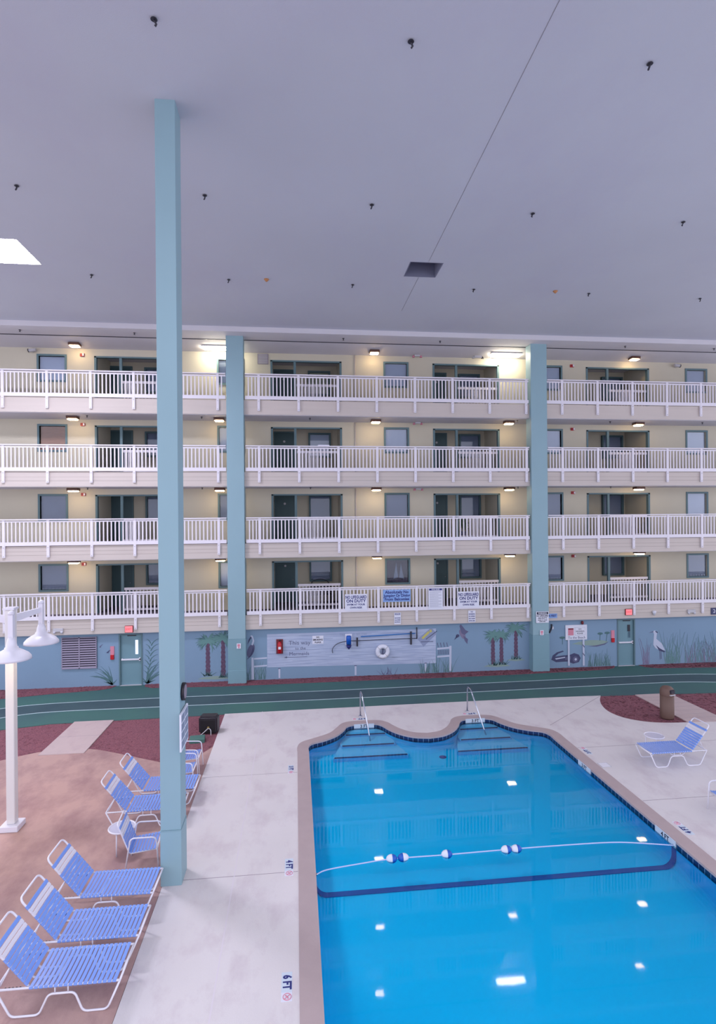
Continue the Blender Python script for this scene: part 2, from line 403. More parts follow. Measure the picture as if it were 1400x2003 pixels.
def path_slab(x0,x1,y0,y1,label,n):
    o = thing('paved_path', label, 'path', kind='structure')
    L = (y1-y0)/n
    MB().box(x0,x1,y0,y1,-.13,.018).build('path_slab', M_slab, o)
    for k in range(1,n): MB().box(x0+.01,x1-.01,y0+k*L-.006,y0+k*L+.006,.015,.0185).build('joint_line', M_jointd, o)
    return o
path_slab(-6.93,-5.75,16.0,18.52,'pale concrete path crossing the left mulch bed',2)
path_slab(11.84,13.12,15.95,18.66,'pale concrete path beside the trash can at right',8)
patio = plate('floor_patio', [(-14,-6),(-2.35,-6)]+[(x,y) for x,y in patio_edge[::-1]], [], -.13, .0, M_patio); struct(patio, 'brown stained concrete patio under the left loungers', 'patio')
deck_out = [(-2.33,-6),(-2.33,18.64)]+[p for p in near_edge if -2.3 < p[0] < 10.4]+deck_curve+[(23,-6)]
deck = plate('floor_deck', deck_out, [outer], -.15, .006, M_deck); struct(deck, 'pale concrete pool deck', 'pool deck')
for a,b,wd,m in (((-1.13,-5),(-1.13,18.7),.02,M_joint),((-2.32,10.13),(-.01,10.13),.012,M_jointd),((-2.32,14.1),(-.01,14.1),.01,M_jointd),((7.6,16.3),(10.55,18.7),.014,M_jointd),((7.58,11.7),(20,11.7),.012,M_jointd),((7.58,14.6),(20,14.6),.012,M_jointd)):
    ribbon([a,b], wd, .005, .0075, m, 'deck_joint', deck)
# coping with rounded nose
cop = plate('pool_coping', outer, [inner], -.03, .014, M_coping); struct(cop, 'mauve painted rim around the swimming pool', 'pool rim')
# basin: waterline tile band, walls with a coved foot, sloping floor
def floor_z(y):
    if y > 16: return -.40
    if y > 10.3: return -.40 - (16-y)/5.7*.10
    return -.50 - (10.3-y)*.10
def ring_mesh(loop_a, za, loop_b, zb, mb, uv=False):
    bm = mb.bm; n = len(loop_a)
    A=[bm.verts.new((*p, za(p) if callable(za) else za)) for p in loop_a]; B=[bm.verts.new((*p, zb(p) if callable(zb) else zb)) for p in loop_b]
    L=0
    if uv: lay = bm.loops.layers.uv.verify()
    for i in range(n):
        j=(i+1)%n; f = bm.faces.new((A[i],A[j],B[j],B[i])); f.smooth = not uv
        if uv:
            d=(Vector(loop_a[j])-Vector(loop_a[i])).length
            for lp,q in zip(f.loops,((L,0),(L+d,0),(L+d,-.15),(L,-.15))): lp[lay].uv=q
            L+=d
    return A,B
def inset(loop, d):
    n=len(loop); out=[]
    for i in range(n):
        a,b,c=Vector(loop[i-1]),Vector(loop[i]),Vector(loop[(i+1)%n]); t=(c-a).normalized()
        out.append(tuple(b+Vector((t.y,-t.x))*d))
    return out
pool = thing('swimming_pool', 'blue swimming pool with two scalloped step bays at the back', 'swimming pool', kind='structure')
mb = MB(); ring_mesh(inner,-.03,inner,-.15,mb,uv=True)
# outer skin so the band has thickness
ring_mesh(inset(inner,-.02),-.15,inset(inner,-.02),-.03,mb,uv=True)
mb.build('waterline_tile', M_tile, pool)
R=.16
mb = MB(); prev=(inner,lambda p:-.15)
rings=[(inner,lambda p:-.15),(inner,lambda p:floor_z(p[1])+R)]
for k in range(1,6):
    th=k/5*math.pi/2
    lp=inset(inner,R*(1-math.cos(th)))
    rings.append((lp,(lambda s_: (lambda p:floor_z(p[1])+R*(1-s_)))(math.sin(th))))
for (a,za),(b,zb) in zip(rings,rings[1:]): ring_mesh(a,za,b,zb,mb)
fl = rings[-1][0]
from mathutils.geometry import delaunay_2d_cdt
grid=[(x*.5+.6,y*.5+2.3) for x in range(13) for y in range(30)]
vs=[Vector(p) for p in fl]; es=[(i,(i+1)%len(fl)) for i in range(len(fl))]
rv,re,rf,_,_,_ = delaunay_2d_cdt(vs+[Vector(g) for g in grid], es, [], 1, 1e-5)
V_=[mb.bm.verts.new((p.x,p.y,floor_z(p.y))) for p in rv]
for f in rf:
    try: mb.bm.faces.new([V_[i] for i in f]).smooth = True
    except ValueError: pass
mb.build('pool_basin', M_basin, pool)
plate('pool_water', inset(inner,.002), [], WATER-.004, WATER, M_water)
bpy.data.objects['pool_water'].data.materials[0]=M_water
# a single water skin (the plate above is replaced by its top face)
pw = bpy.data.objects['pool_water']; bm=bmesh.new(); bm.from_mesh(pw.data)
bmesh.ops.delete(bm, geom=[f for f in bm.faces if not (abs(f.normal.z)>.9 and f.calc_center_median().z>WATER-.001)], context='FACES')
bmesh.ops.recalc_face_normals(bm, faces=bm.faces)
for f in bm.faces:
    if f.normal.z<0: f.normal_flip()
bm.to_mesh(pw.data); bm.free(); tag(pw, 'clear calm blue water filling the pool', 'water', kind='stuff')
for cx in (2.03, 5.53):
    for k,(hw,y0,zt) in enumerate(((.62,16.74,-.15),(.78,16.12,-.22),(1.05,15.5,-.29))):
        poly=[(cx-hw,y0),(cx+hw,y0),(cx+min(hw,.8)+.02,16.3),(cx+.5,17.2),(cx-.5,17.2),(cx-min(hw,.8)-.02,16.3)]
        if k==0: poly=[(cx-hw,y0),(cx+hw,y0),(cx+.5,17.12),(cx-.5,17.12)]
        st = MB().prism(poly,'z',-.42,zt).build('pool_step', M_step, pool)
        MB().box(cx-hw+.03,cx+hw-.03,y0-.004,y0+.035,zt-.02,zt+.003).build('step_edge_strip', M_stepline, st)
# tile line crossing the floor at the slope break
def break_line():
    yl=10.2; w0=.13; pts=[(.31,-.15)]
    zf=floor_z(yl)+.004
    def arc(cx,sgn):
        return [(cx+sgn*R2*math.cos(t), zf+R2-R2*math.sin(t)) for t in [k/8*math.pi/2 for k in range(9)]]
    R2=.22
    left=[(.315,-.15)]+[(.315+R2-R2*math.cos(t), zf+R2-R2*math.sin(t)) for t in [k/8*math.pi/2 for k in range(9)]]
    right=[(W_-.315-(x-.315),z) for x,z in left][::-1]
    prof=left+right
    bm=bmesh.new()
    A=[bm.verts.new((x,yl-w0/2,z)) for x,z in prof]; B=[bm.verts.new((x,yl+w0/2,z)) for x,z in prof]
    for i in range(len(prof)-1): bm.faces.new((A[i],A[i+1],B[i+1],B[i]))
    me=bpy.data.meshes.new('slope_line'); bm.to_mesh(me); bm.free(); me.materials.append(M_poolline)
    o=link('slope_line', me, pool); md=o.modifiers.new('t','SOLIDIFY'); md.thickness=.006; md.offset=0
break_line()
MB().lathe([(.1,0),(.1,.01),(.08,.018)],4.05,15.45,20).build('floor_drain', M_drain, pool, (0,0,-.41))
for y,c in ((11.8,.04),(5.6,.05)): MB().lathe([(c,0),(c,.012)],0,0,12).xf(T(7.24,y-3.0,-.22)@Matrix.Rotation(-math.pi/2,4,'Y')).build('return_fitting', M_tilew, pool)
def tile_marker(mtx, txt, wd, label):
    t = thing('depth_tile', label, 'depth marker', group=None); t.matrix_world = mtx
    MB().box(-wd/2,wd/2,-.012,0,-.07,.07).build('tile_face', M_tilew, t)
    text('lettering', txt, .13, M_inkk, t, T(0,-.013,0)@RX, wx=1.0, bold=.003)
tile_marker(T(2.03,17.118,-.05), '3 FT', .62, 'white waterline tile reading 3 FT in the left step bay')
tile_marker(T(5.53,17.118,-.05), '3 FT', .62, 'white waterline tile reading 3 FT in the right step bay')
tile_marker(T(7.245,13.6,-.06)@Matrix.Rotation(-math.pi/2,4,'Z')@Matrix.Scale(-1,4,(1,0,0))@Matrix.Scale(-1,4,(1,0,0)), '3 FT', .62, 'white waterline tile reading 3 FT on right pool wall')
tile_marker(T(7.245,10.45,-.06)@Matrix.Rotation(-math.pi/2,4,'Z'), '4 FT', .62, 'white waterline tile reading 4 FT on right wall at the rope end')
# depth markings let into the deck
def deck_marker(x, y, rz, txt, label, sym=True, s=1.0):
    t = thing('depth_marker', label, 'depth marker', (x,y,.006), rz)
    MB().box(-.34*s,.13*s,-.1*s,.1*s,-.01,.002).build('marker_tile', M_tilew, t)
    text('lettering', txt, .22*s, M_ink, t, T(-.1*s,0,.003), wx=.82, bold=.006)
    if sym:
        p = MB().box(.13*s,.33*s,-.1*s,.1*s,-.01,.002).build('symbol_tile', M_signw, t)
        ring=[(.23*s+.075*s*math.cos(a),.01*s+.075*s*math.sin(a),.004) for a in [k/20*2*math.pi for k in range(20)]]
        MB().tube(ring,.007*s,5,closed=True).tube([(.18*s,.065*s,.004),(.28*s,-.045*s,.004)],.007*s,5).build('no_diving_ring', M_pink, p)
        MB().tube([(.2*s,-.02*s,.004),(.235*s,.015*s,.004),(.27*s,.03*s,.004)],.011*s,5).build('diver_mark', M_pink, p)
deck_marker(-.17,7.65,-math.pi/2,'6 FT','6 FT marking on left deck edge, nearest the camera',s=.72)
deck_marker(-.17,10.27,-math.pi/2,'4 FT','4 FT marking on left deck edge beside the rope end',s=.76)
deck_marker(-.17,14.28,-math.pi/2,'3 FT','3 FT marking on left deck edge, farthest from camera', s=.7)
deck_marker(7.72,10.58,math.pi/2,'4 FT','4 FT marking on right deck edge beside the rope end',s=.74)
deck_marker(7.72,14.4,math.pi/2,'3 FT','3 FT marking on right deck edge above the skimmer lid', s=.7)
deck_marker(1.95,17.6,math.pi,'3 FT','3 FT marking behind the left pool handrail', s=.7)
deck_marker(5.5,17.6,math.pi,'3 FT','3 FT marking behind the right pool handrail', s=.7)
sk = thing('skimmer_lid', 'square white skimmer lid in the deck right of the pool', 'skimmer lid', (7.72,13.5,.006))
MB().box(-.13,.13,-.13,.13,-.01,.006).build('lid_frame', M_camw, sk); MB().box(-.11,.11,-.11,.11,.0,.01).build('lid_cover', M_lid, sk)
# rope and floats
rope = smooth_pts([(.32,10.15,-.09),(.52,10.26,-.088),(1.09,10.36,-.088),(1.75,10.44,-.088),(2.79,10.44,-.088),(4.05,10.46,-.088),(5.11,10.46,-.088),(6.14,10.43,-.088),(6.8,10.3,-.088),(7.24,10.19,-.09)],10)
ro = thing('pool_rope', 'blue and white twisted safety rope across the pool', 'rope')
MB().tube(rope,.012,7,uv=True).build('rope_line', M_rope, ro)
for x,y in ((.325,10.15),(7.235,10.19)): MB().tube([(x-.015,y,-.085),(x+.015,y,-.085)],.022,10).build('wall_hook', M_steel, ro)
flbl = ['blue and white rope float, leftmost of five','second rope float from left, touching the leftmost one','single rope float in the middle of the rope','fourth rope float, left one of the right pair','rightmost blue and white rope float']
f0=None
for i,(x,fl_) in enumerate(((1.74,0),(1.96,1),(2.80,0),(3.97,0),(4.17,0))):
    rz = math.pi if fl_ else 0
    if f0 is None:
        f0 = thing('rope_float', flbl[0], 'float', (x,10.44,-.085), rz, 'floats threaded on the pool rope')
        def egg(a,b): return [(max(.002,.078*math.sin(t)), -.105*math.cos(t)) for t in [a+(b-a)*k/8 for k in range(9)]]
        m=Matrix.Rotation(math.pi/2,4,'Y')
        MB().lathe(egg(.12,math.pi*.52),0,0,20).xf(m).build('white_half', M_signw, f0)
        MB().lathe(egg(math.pi*.52,math.pi-.12),0,0,20).xf(m).build('blue_half', M_blue, f0)
    else: dup(f0,(x,10.45,-.085),rz,flbl[i])
# handrails
for i,cx in enumerate((2.03,5.53)):
    h = thing('pool_handrail', ('left','right')[i]+' stainless handrail leading down the '+('left','right')[i]+' pool steps', 'handrail', (cx,0,0))
    p = round_path([(-.03,17.83,0),(-.03,17.8,.82),(-.01,17.5,.8),(.1,16.3,-.3)],.1,6)
    MB().tube(p,.021,10).build('rail_tube', M_steel, h)
    MB().lathe([(.06,.0),(.055,.02),(.03,.03)],-.03,17.83,16).build('base_flange', M_steel, h, (0,0,.006))
# ------------------------------------------------------------------ ceiling
SX0,SX1,SY0,SY1=-10.2,-7.05,15.33,16.82
HX0,HX1,HY0,HY1=3.28,4.25,15.65,16.63
def rect(x0,x1,y0,y1): return [(x0,y0),(x1,y0),(x1,y1),(x0,y1)]
ceil = plate('ceiling', rect(-16,24,CEIL_Y0,21.5), [rect(SX0,SX1,SY0,SY1),rect(HX0,HX1,HY0,HY1)], 13.55, 13.75, M_ceil); struct(ceil,'broad pale lavender ceiling over the pool court','ceiling')
ribbon([(3.72,CEIL_Y0),(3.80,15.6)],.006,13.546,13.551,M_groove,'ceiling_seam',ceil)
ribbon([(3.74,16.66),(3.74,19.4)],.005,13.546,13.551,M_groove,'ceiling_seam',ceil)
struct(MB().box(-16,24,21.5,22.48,13.36,13.75).build('ceiling_beam', M_soffit),'pale drop beam along the top of the facade','beam')
struct(MB().prism([(22.5,13.345),(23.57,13.18),(25.7,13.18),(25.7,13.6),(22.5,13.6)],'x',-16,24).build('ceiling_walkway', M_soffit),'walkway ceiling of the top balcony','ceiling')
MB().box(-16,24,22.47,22.51,13.34,13.40).build('shadow_gap', M_dark, bpy.data.objects['ceiling_walkway'])
for nm,(x0,x1,y0,y1),hh,top,m1,lab in (('skylight',(SX0,SX1,SY0,SY1),.45,M_sky,M_soffit,'bright rectangular skylight in the ceiling at far left'),('ceiling_hatch',(HX0,HX1,HY0,HY1),.6,M_hatch,M_hatch,'dark unlit square skylight well in the ceiling')):
    t = thing(nm, lab, 'skylight', ((x0+x1)/2,(y0+y1)/2,13.55))
    a,b=(x1-x0)/2,(y1-y0)/2
    MB().box(-a+.004,a-.004,-b+.004,-b+.03,.002,hh).box(-a+.004,a-.004,b-.03,b-.004,.002,hh).box(-a+.004,-a+.03,-b+.03,b-.03,.002,hh).box(a-.03,a-.004,-b+.03,b-.03,.002,hh).build('well_wall', m1, t)
    MB().box(-a+.03,a-.03,-b+.03,b-.03,(.03 if nm=='skylight' else hh-.05),(.06 if nm=='skylight' else hh)).build('diffuser' if nm=='skylight' else 'closed_dome', top, t)
hg = None
rowname={8.4:'front row',12.87:'second row',17.33:'third row'}
HK=[(-1.97,8.4),(1.8,8.4),(5.69,8.43),(-5.91,12.87),(-1.95,12.85),(1.81,12.87),(5.68,12.88),(9.55,12.9),(-5.9,17.33),(-1.94,17.3),(1.82,17.33),(5.68,17.34),(9.52,17.33),(13.46,17.4)]
HL=['dark ceiling hanger left of the pillar top, nearest row','dark ceiling hanger in the nearest row, middle','dark ceiling hanger in the nearest row, rightmost',
 'dark ceiling hanger above the bright skylight','dark ceiling hanger just right of near pillar, middle row','dark ceiling hanger in the middle row above the hatch, left','dark ceiling hanger in middle row, right of the ceiling seam','dark ceiling hanger in middle row, rightmost',
 'tiny ceiling hanger in far row, right of the skylight','tiny ceiling hanger in far row beside left orange cap','tiny ceiling hanger in far row, left of the hatch','tiny ceiling hanger in far row, first right of the hatch','tiny ceiling hanger in far row beside right orange cap','tiny ceiling hanger in far row, rightmost']
for (x,y),lb in zip(HK,HL):
    if hg is None:
        hg = thing('ceiling_hanger', lb, 'ceiling hanger', (x,y,13.55), 0, 'dark hangers studding the ceiling')
        MB().lathe([(.022,0),(.045,-.012),(.05,-.02)],0,0,12).build('mounting_plate', M_dark, hg)
        MB().tube([(0,0,-.01),(.012,0,-.05),(.03,.01,-.075),(.01,.02,-.1)],.016,6).build('hook', M_dark, hg)
    else: dup(hg,(x,y,13.55),random.uniform(0,3),lb)
oc=None
for x,y,lb in ((-.81,17.19,'small orange ceiling cap left of the hatch'),(8.34,17.25,'small orange ceiling cap right of the hatch')):
    if oc is None:
        oc = thing('ceiling_cap', lb, 'ceiling cap', (x,y,13.55), 0, 'orange caps on the ceiling')  # plain orange caps, purpose unknown
        MB().lathe([(.075,0),(.07,-.02),(.02,-.075)],0,0,14).build('cap_cone', M_orange, oc)
    else: dup(oc,(x,y,13.55),0,lb)
# ------------------------------------------------------------------ pillars
def pillar(x0,x1,y0,y1,label,ztop,bandz,cut,sl):
    t = thing('pillar', label, 'pillar', kind='structure')
    mb=MB().box(x0,x1,y0,y1,cut,ztop); mb.bevel(.006,1); mb.build('pillar_shaft', M_pillar, t)
    MB().box(x0-.012,x1+.012,y0-.012,y1+.012,sl,cut).build('pillar_band', M_pillarb, t)
    e_=.006 if sl>.6 else .02
    MB().box(x0-e_,x1+e_,y0-e_,y1+e_,0,sl).bevel(.008,1).build('pillar_base', M_pillar if cut<1.2 else M_pillarb, t)
    return t
pillar(-2.35,-2.01,10.0,10.47,'tall slim blue pillar standing nearest the camera beside the loungers',13.56,0,.96,.95)
bpy.data.objects['pillar_band'].data.materials[0]=M_pillar
pillar(-2.60,-1.95,22.0,22.5,'broad blue pillar at the facade, left of the whitewashed mural board',13.37,0,1.72,.52)
pillar(9.56,10.24,22.0,22.5,'broad blue pillar at the facade with a warning sign',13.37,0,1.5,.5)
# ------------------------------------------------------------------ facade
FL=[10.93,8.153,5.376,2.60]
LV=['top','second','third','lowest']
XL,XR=-15.5,22.5
WY=23.57; AY=25.4
ALC=[(-7.9,-6.94,-5.05),(-.93,0.02,1.92),(5.92,6.91,8.76),(12.82,13.78,15.68)]
WIN=[(-10.05,-9.07),(-3.08,-2.12),(3.82,4.75),(10.64,11.6),(17.54,18.46)]
WINN=['far left, left of the red alarm','just left of the left facade pillar','middle of the facade','just right of the right facade pillar','near the right edge']
ALN=['left','centre left','centre right','right']
SOFF=[13.18,10.35,7.573,4.796]
wn=dn=tn=0
def make_window(y, w0, h0, deep=False):
    pass
win_proto={}
def window(x0,x1,z0,z1,y,blind,label,cracked=False):
    global wn
    wn+=1
    key=(round(x1-x0,2),round(z1-z0,2),blind.name)
    if key not in win_proto:
        t = thing('window_%d'%wn,label,'window',(x0,y,z0),kind='structure')
        w0,h0=x1-x0,z1-z0; f=.075
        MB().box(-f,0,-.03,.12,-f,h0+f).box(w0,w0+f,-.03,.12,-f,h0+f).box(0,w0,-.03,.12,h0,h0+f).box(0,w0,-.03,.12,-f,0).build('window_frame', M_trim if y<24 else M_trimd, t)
        MB().box(0,w0,.05,.058,0,h0).build('window_pane', M_glass, t)
        b=MB().box(0,w0,.10,.11,0,h0)
        b.build('window_blind', blind, t)
        if blind is M_blind or blind is M_blindd:
            for k in range(1,int(h0/.12)): pass
        if blind is M_curtain:
            MB().prism([(.3,.15),(.42,.85),(.5,.2)],'y',.08,.09).prism([(.55,.2),(.62,.8),(.75,.15)],'y',.08,.09).build('curtain_fold', M_blindd, t)
        win_proto[key]=t
        return t
    r=dup(win_proto[key],(x0,y,z0),0,label); r.name='window_%d'%wn; return r
def door(x0,y,z0,label,w0=.86,h0=2.0,m=M_door,knock=True):
    global dn
    dn+=1
    key=('door',w0,h0,m.name)
    if key not in win_proto:
        t = thing('door_%d'%dn,label,'door',(x0,y,z0),kind='structure'); f=.06
        MB().box(-f,0,-.03,.04,0,h0+f).box(w0,w0+f,-.03,.04,0,h0+f).box(0,w0,-.03,.04,h0,h0+f).build('door_frame', M_trimd, t)
        MB().box(0,w0,-.01,.03,0,h0).build('door_leaf', m, t)
        MB().tube([(w0-.12,-.06,1.0),(w0-.05,-.06,1.0)],.014,8).tube([(w0-.06,-.06,1.0),(w0-.06,0,1.0)],.012,8).build('door_handle', M_steel, t)
        MB().tube([(w0/2,-.022,1.62),(w0/2,-.008,1.62)],.05,14).build('number_plaque', M_camw, t)
        win_proto[key]=t; return t
    r=dup(win_proto[key],(x0,y,z0),0,label); r.name='door_%d'%dn; return r
ar_proto=None
for li,(fz,sz) in enumerate(zip(FL,SOFF)):
    lv=LV[li]
    # wall grid with openings
    holes=[(a,c,fz,fz+1.94) for a,b,c in ALC]+[(a,b,fz+.98 if li<9 else 0,fz+1.93) for a,b in WIN]
    xs=sorted(set([XL,XR]+[h[0] for h in holes]+[h[1] for h in holes])); zs=sorted(set([fz,sz+.02]+[h[2] for h in holes]+[h[3] for h in holes]))
    mb=MB()
    for xa,xb in zip(xs,xs[1:]):
        za=None
        for z0,z1 in zip(zs,zs[1:]):
            xm,zm=(xa+xb)/2,(z0+z1)/2
            if any(h[0]<xm<h[1] and h[2]<zm<h[3] for h in holes): 
                if za is not None: mb.box(xa,xb,WY,WY+.13,za,z0); za=None
            elif za is None: za=z0
        if za is not None: mb.box(xa,xb,WY,WY+.13,za,zs[-1])
    struct(mb.build('wall_facade', M_cream), 'cream apartment wall behind the %s balcony'%lv, 'wall')
    mb=MB().box(XL,XR,AY,AY+.15,fz,sz+.02)
    for a,b,c in ALC: mb.box(a-.15,a,WY+.13,AY,fz,sz+.02).box(c,c+.15,WY+.13,AY,fz,sz+.02)
    struct(mb.build('wall_alcove', M_cream), 'cream inner walls of the entry alcoves on the %s floor'%lv, 'wall')
    # slab and fascia
    bot=fz-.555
    struct(MB().box(XL,XR,22.2,AY+.2,fz-.575,fz-.01).build('floor_slab', M_soffit),'pale underside slab of the %s balcony'%lv,'slab')
    MB().box(XL,XR,22.2,AY,fz-.01,fz).build('walkway_surface', M_slabtop, bpy.data.objects['floor_slab' if li==0 else 'floor_slab.%03d'%li])
    fa=struct(MB().box(XL,XR,22.16,22.2,bot,fz+.0).build('trim_fascia', M_fascia),'beige fascia board along the edge of the %s balcony'%lv,'fascia')
    for zz in ((.2,.34) if li>0 else ()): MB().box(XL,XR,22.1585,22.161,fz-zz-.004,fz-zz+.004).build('board_groove', M_groove, fa)
    # windows
    for wi,(a,b) in enumerate(WIN):
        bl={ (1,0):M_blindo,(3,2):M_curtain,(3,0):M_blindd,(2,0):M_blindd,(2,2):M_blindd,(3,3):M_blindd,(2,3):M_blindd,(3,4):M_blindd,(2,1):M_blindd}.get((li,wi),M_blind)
        ex = ' with orange curtain' if bl is M_blindo else ' with parted curtains' if bl is M_curtain else ' with pale blind'
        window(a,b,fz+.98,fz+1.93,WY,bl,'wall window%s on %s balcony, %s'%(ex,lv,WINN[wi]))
    # alcoves
    for ai,(a,b,c) in enumerate(ALC):
        tn+=1
        t=thing('trim_%d'%tn,'teal trim and post framing the %s alcove on %s balcony'%(ALN[ai],lv),'alcove trim',kind='structure')
        MB().box(a-.05,a+.03,WY-.02,WY+.14,fz,fz+1.96).build('left_jamb',M_trim,t)
        MB().box(c-.03,c+.05,WY-.02,WY+.14,fz,fz+1.96).build('right_jamb',M_trim,t)
        MB().box(a-.05,c+.05,WY-.02,WY+.14,fz+1.91,fz+1.97).build('head_trim',M_trim,t)
        MB().box(b-.05,b+.05,WY,WY+.1,fz,fz+1.91).build('post',M_trim,t)
        lab='%s alcove on %s balcony'%(ALN[ai],lv)
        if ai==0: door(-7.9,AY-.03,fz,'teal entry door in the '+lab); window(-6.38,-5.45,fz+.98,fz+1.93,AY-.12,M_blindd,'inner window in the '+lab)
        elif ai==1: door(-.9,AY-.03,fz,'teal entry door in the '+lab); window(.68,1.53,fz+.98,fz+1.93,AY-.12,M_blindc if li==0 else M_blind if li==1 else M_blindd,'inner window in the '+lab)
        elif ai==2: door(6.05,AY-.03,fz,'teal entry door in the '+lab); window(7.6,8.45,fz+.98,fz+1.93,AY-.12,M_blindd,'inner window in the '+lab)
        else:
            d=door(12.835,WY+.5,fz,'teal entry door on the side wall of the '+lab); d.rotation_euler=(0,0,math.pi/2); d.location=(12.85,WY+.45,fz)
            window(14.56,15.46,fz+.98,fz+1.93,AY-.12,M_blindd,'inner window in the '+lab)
        # short railing in the wide part of the opening
        lb='short white railing closing the '+lab
        L=c-b-.1
        if ar_proto is None:
            ar_proto=thing('alcove_railing',lb,'railing',(b+.06,WY+.05,fz),0,'short railings in the alcoves')
            MB().box(0,1.78,-.03,.03,.9,1.0).build('top_rail',M_white,ar_proto); MB().box(0,1.78,-.02,.02,.08,.16).build('bottom_rail',M_white,ar_proto)
            bme=MB().box(-.02,.02,-.018,.018,.16,.9).mesh('baluster',M_white)
            for k in range(13): link('baluster',bme,ar_proto,(.07+k*.137,0,0))
        else: dup(ar_proto,(b+.06,WY+.05,fz),0,lb)
# balcony railings
def postx(k): return -1.38+1.54*k if k>=0 else -1.38+1.555*k
posts=[postx(k) for k in range(-8,15)]
balm=MB().box(-.022,.022,-.018,.018,.15,.9).mesh('baluster',M_white)
postm=None
mb=MB().box(-.05,.05,-.065,.0,-.42,.97); mb.bevel(.006,1); postm=mb.mesh('post',M_white)
boltm=MB().tube([(0,-.075,0),(0,-.06,0)],.018,8).tube([(0,-.075,-.32),(0,-.06,-.32)],.018,8).mesh('bolt',M_camw)
for li,fz in enumerate(FL):
    for si,(x0,x1,nm) in enumerate(((-13.2,-2.64,'left of the left facade pillar'),(-1.9,9.5,'between the two facade pillars'),(10.28,20.4,'right of the right facade pillar'))):
        t=thing('balcony_railing','white balcony railing on the %s balcony, %s'%(LV[li],nm),'railing',(0,22.15,fz),0,'white railings along the balconies')
        MB().box(x0,x1,-.1,.04,.97,1.01).build('top_rail',M_white,t)
        MB().box(x0,x1,-.05,-.01,.89,.94).build('upper_rail',M_white,t)
        MB().box(x0,x1,-.06,.0,.02,.155).build('bottom_rail',M_white,t)
        for px in posts:
            if x0-.0<px<x1: p=link('post',postm,t,(px,0,0)); link('bolt',boltm,p,(0,0,-.05))
        ed=[x0]+[p for p in posts if x0<p<x1]+[x1]
        for a,b in zip(ed,ed[1:]):
            n=max(0,round((b-a)/.1405)-1)
            for k in range(n): link('baluster',balm,t,(a+(b-a)*(k+1)/(n+1),-.03,0))
# lamps on the soffits
LX=[-8.52,-2.98,3.3,8.95,14.75]
LN=['at far left above the red alarm','beside the left facade pillar','above the middle window','left of the right facade pillar','above the right alcove']
lp=None
for li in range(4):
    for k,x in enumerate(LX):
        if li==0 and k in (1,3): continue
        lb='brown framed glowing ceiling light over %s balcony, %s'%(LV[li],LN[k])
        if lp is None:
            lp=thing('ceiling_light',lb,'ceiling light',(x,23.1,SOFF[li]+.075),0,'brown framed lights along the balconies')
            MB().box(-.2,.2,-.16,.16,-.1,0).bevel(.012,1).build('lamp_housing',M_brown,lp)
            MB().box(-.17,.17,-.13,.13,-.145,-.09).bevel(.02,2).build('lamp_lens',M_lens,lp)
        else: dup(lp,(x,23.1 if li==0 else 22.85,SOFF[li]+(.075 if li==0 else 0)),0,lb)
fp=None
for x,lb in ((-2.98,'long bright fluorescent light beside the left facade pillar, top balcony'),(8.93,'long bright fluorescent light left of the right facade pillar, top balcony')):
    if fp is None:
        fp=thing('fluorescent_light',lb,'ceiling light',(x,23.1,13.255),0,'fluorescent lights over the top balcony')
        MB().box(-.66,.66,-.17,.17,-.03,0).build('light_tray',M_white,fp); MB().box(-.63,.63,-.15,.15,-.11,-.03).bevel(.03,3).build('light_diffuser',M_fluor,fp)
    else: dup(fp,(x,23.1,13.255),0,lb)
# small wall devices
st=None
for li,z in enumerate((12.93,10.15,7.36,4.58)):
    for x,nm in ((-8.4,'left of the left alcove'),(12.12,'left of the right alcove')):
        lb='red fire alarm strobe on the wall %s, %s balcony'%(nm,LV[li])
        if st is None:
            st=thing('alarm_strobe',lb,'fire alarm',(x,WY,z),0,'red alarm strobes on the walls')
            MB().box(-.085,.085,-.05,0,-.06,.06).bevel(.008,1).build('strobe_body',M_red,st); MB().box(.02,.075,-.075,-.05,-.045,.045).build('strobe_lens',M_signw,st)
            MB().box(-.07,-.01,-.056,-.05,-.03,.03).build('horn_grille',M_redd,st)
        else: dup(st,(x,WY,z),0,lb)
sp=None
for li in range(3):
    if sp is None:
        sp=thing('emergency_lamp','twin head emergency lamp right of the middle window, %s balcony'%LV[li],'emergency light',(5.15,23.3,SOFF[li]-.0),0,'twin head lamps right of the middle windows')
        MB().box(-.12,.12,-.05,.05,-.07,0).bevel(.01,1).build('lamp_body',M_camw,sp)
        for s in (-1,1): MB().lathe([(.03,0),(.055,-.07),(.055,-.08)],s*.16,0,12).build('lamp_head',M_pink,sp,(0,0,-.03))
    else: dup(sp,(5.15,23.3,SOFF[li]),0,'twin head emergency lamp right of the middle window, %s balcony'%LV[li])
e=thing('emergency_lamp','twin head emergency lamp with loose cable above the centre right alcove','emergency light',(7.75,23.2,13.18))
MB().box(-.16,.16,-.05,.05,-.1,0).build('lamp_body',M_camw,e)
for s in (-1,1): MB().lathe([(.03,0),(.06,-.08)],s*.2,0,12).build('lamp_head',M_dark if s>0 else M_camw,e,(0,0,-.04))
MB().tube(smooth_pts([(.2,0,-.12),(.35,0,-.2),(.5,0,-.16),(.56,0,-.02)],6),.01,6).build('cable',M_camw,e)
for x,z,lb,fl in ((-10.25,13.02,'dark security camera at far left, top balcony',1),(17.0,13.0,'grey security camera near the right edge, top balcony',-1)):
    t=thing('security_camera',lb,'camera',(x,WY,z))
    MB().box(-.03,.03,-.12,0,-.03,.03).build('camera_bracket',M_camw,t); MB().tube([(-.1*fl,-.16,0),(.16*fl,-.16,.03)],.065,12).build('camera_body',M_camw,t); MB().tube([(-.13*fl,-.16,-.004),(-.1*fl,-.16,0)],.07,12).build('camera_lens',M_black,t)
g=thing('wall_grille','square grey ventilation grille left of the centre left alcove','vent',(-1.28,WY,12.93))
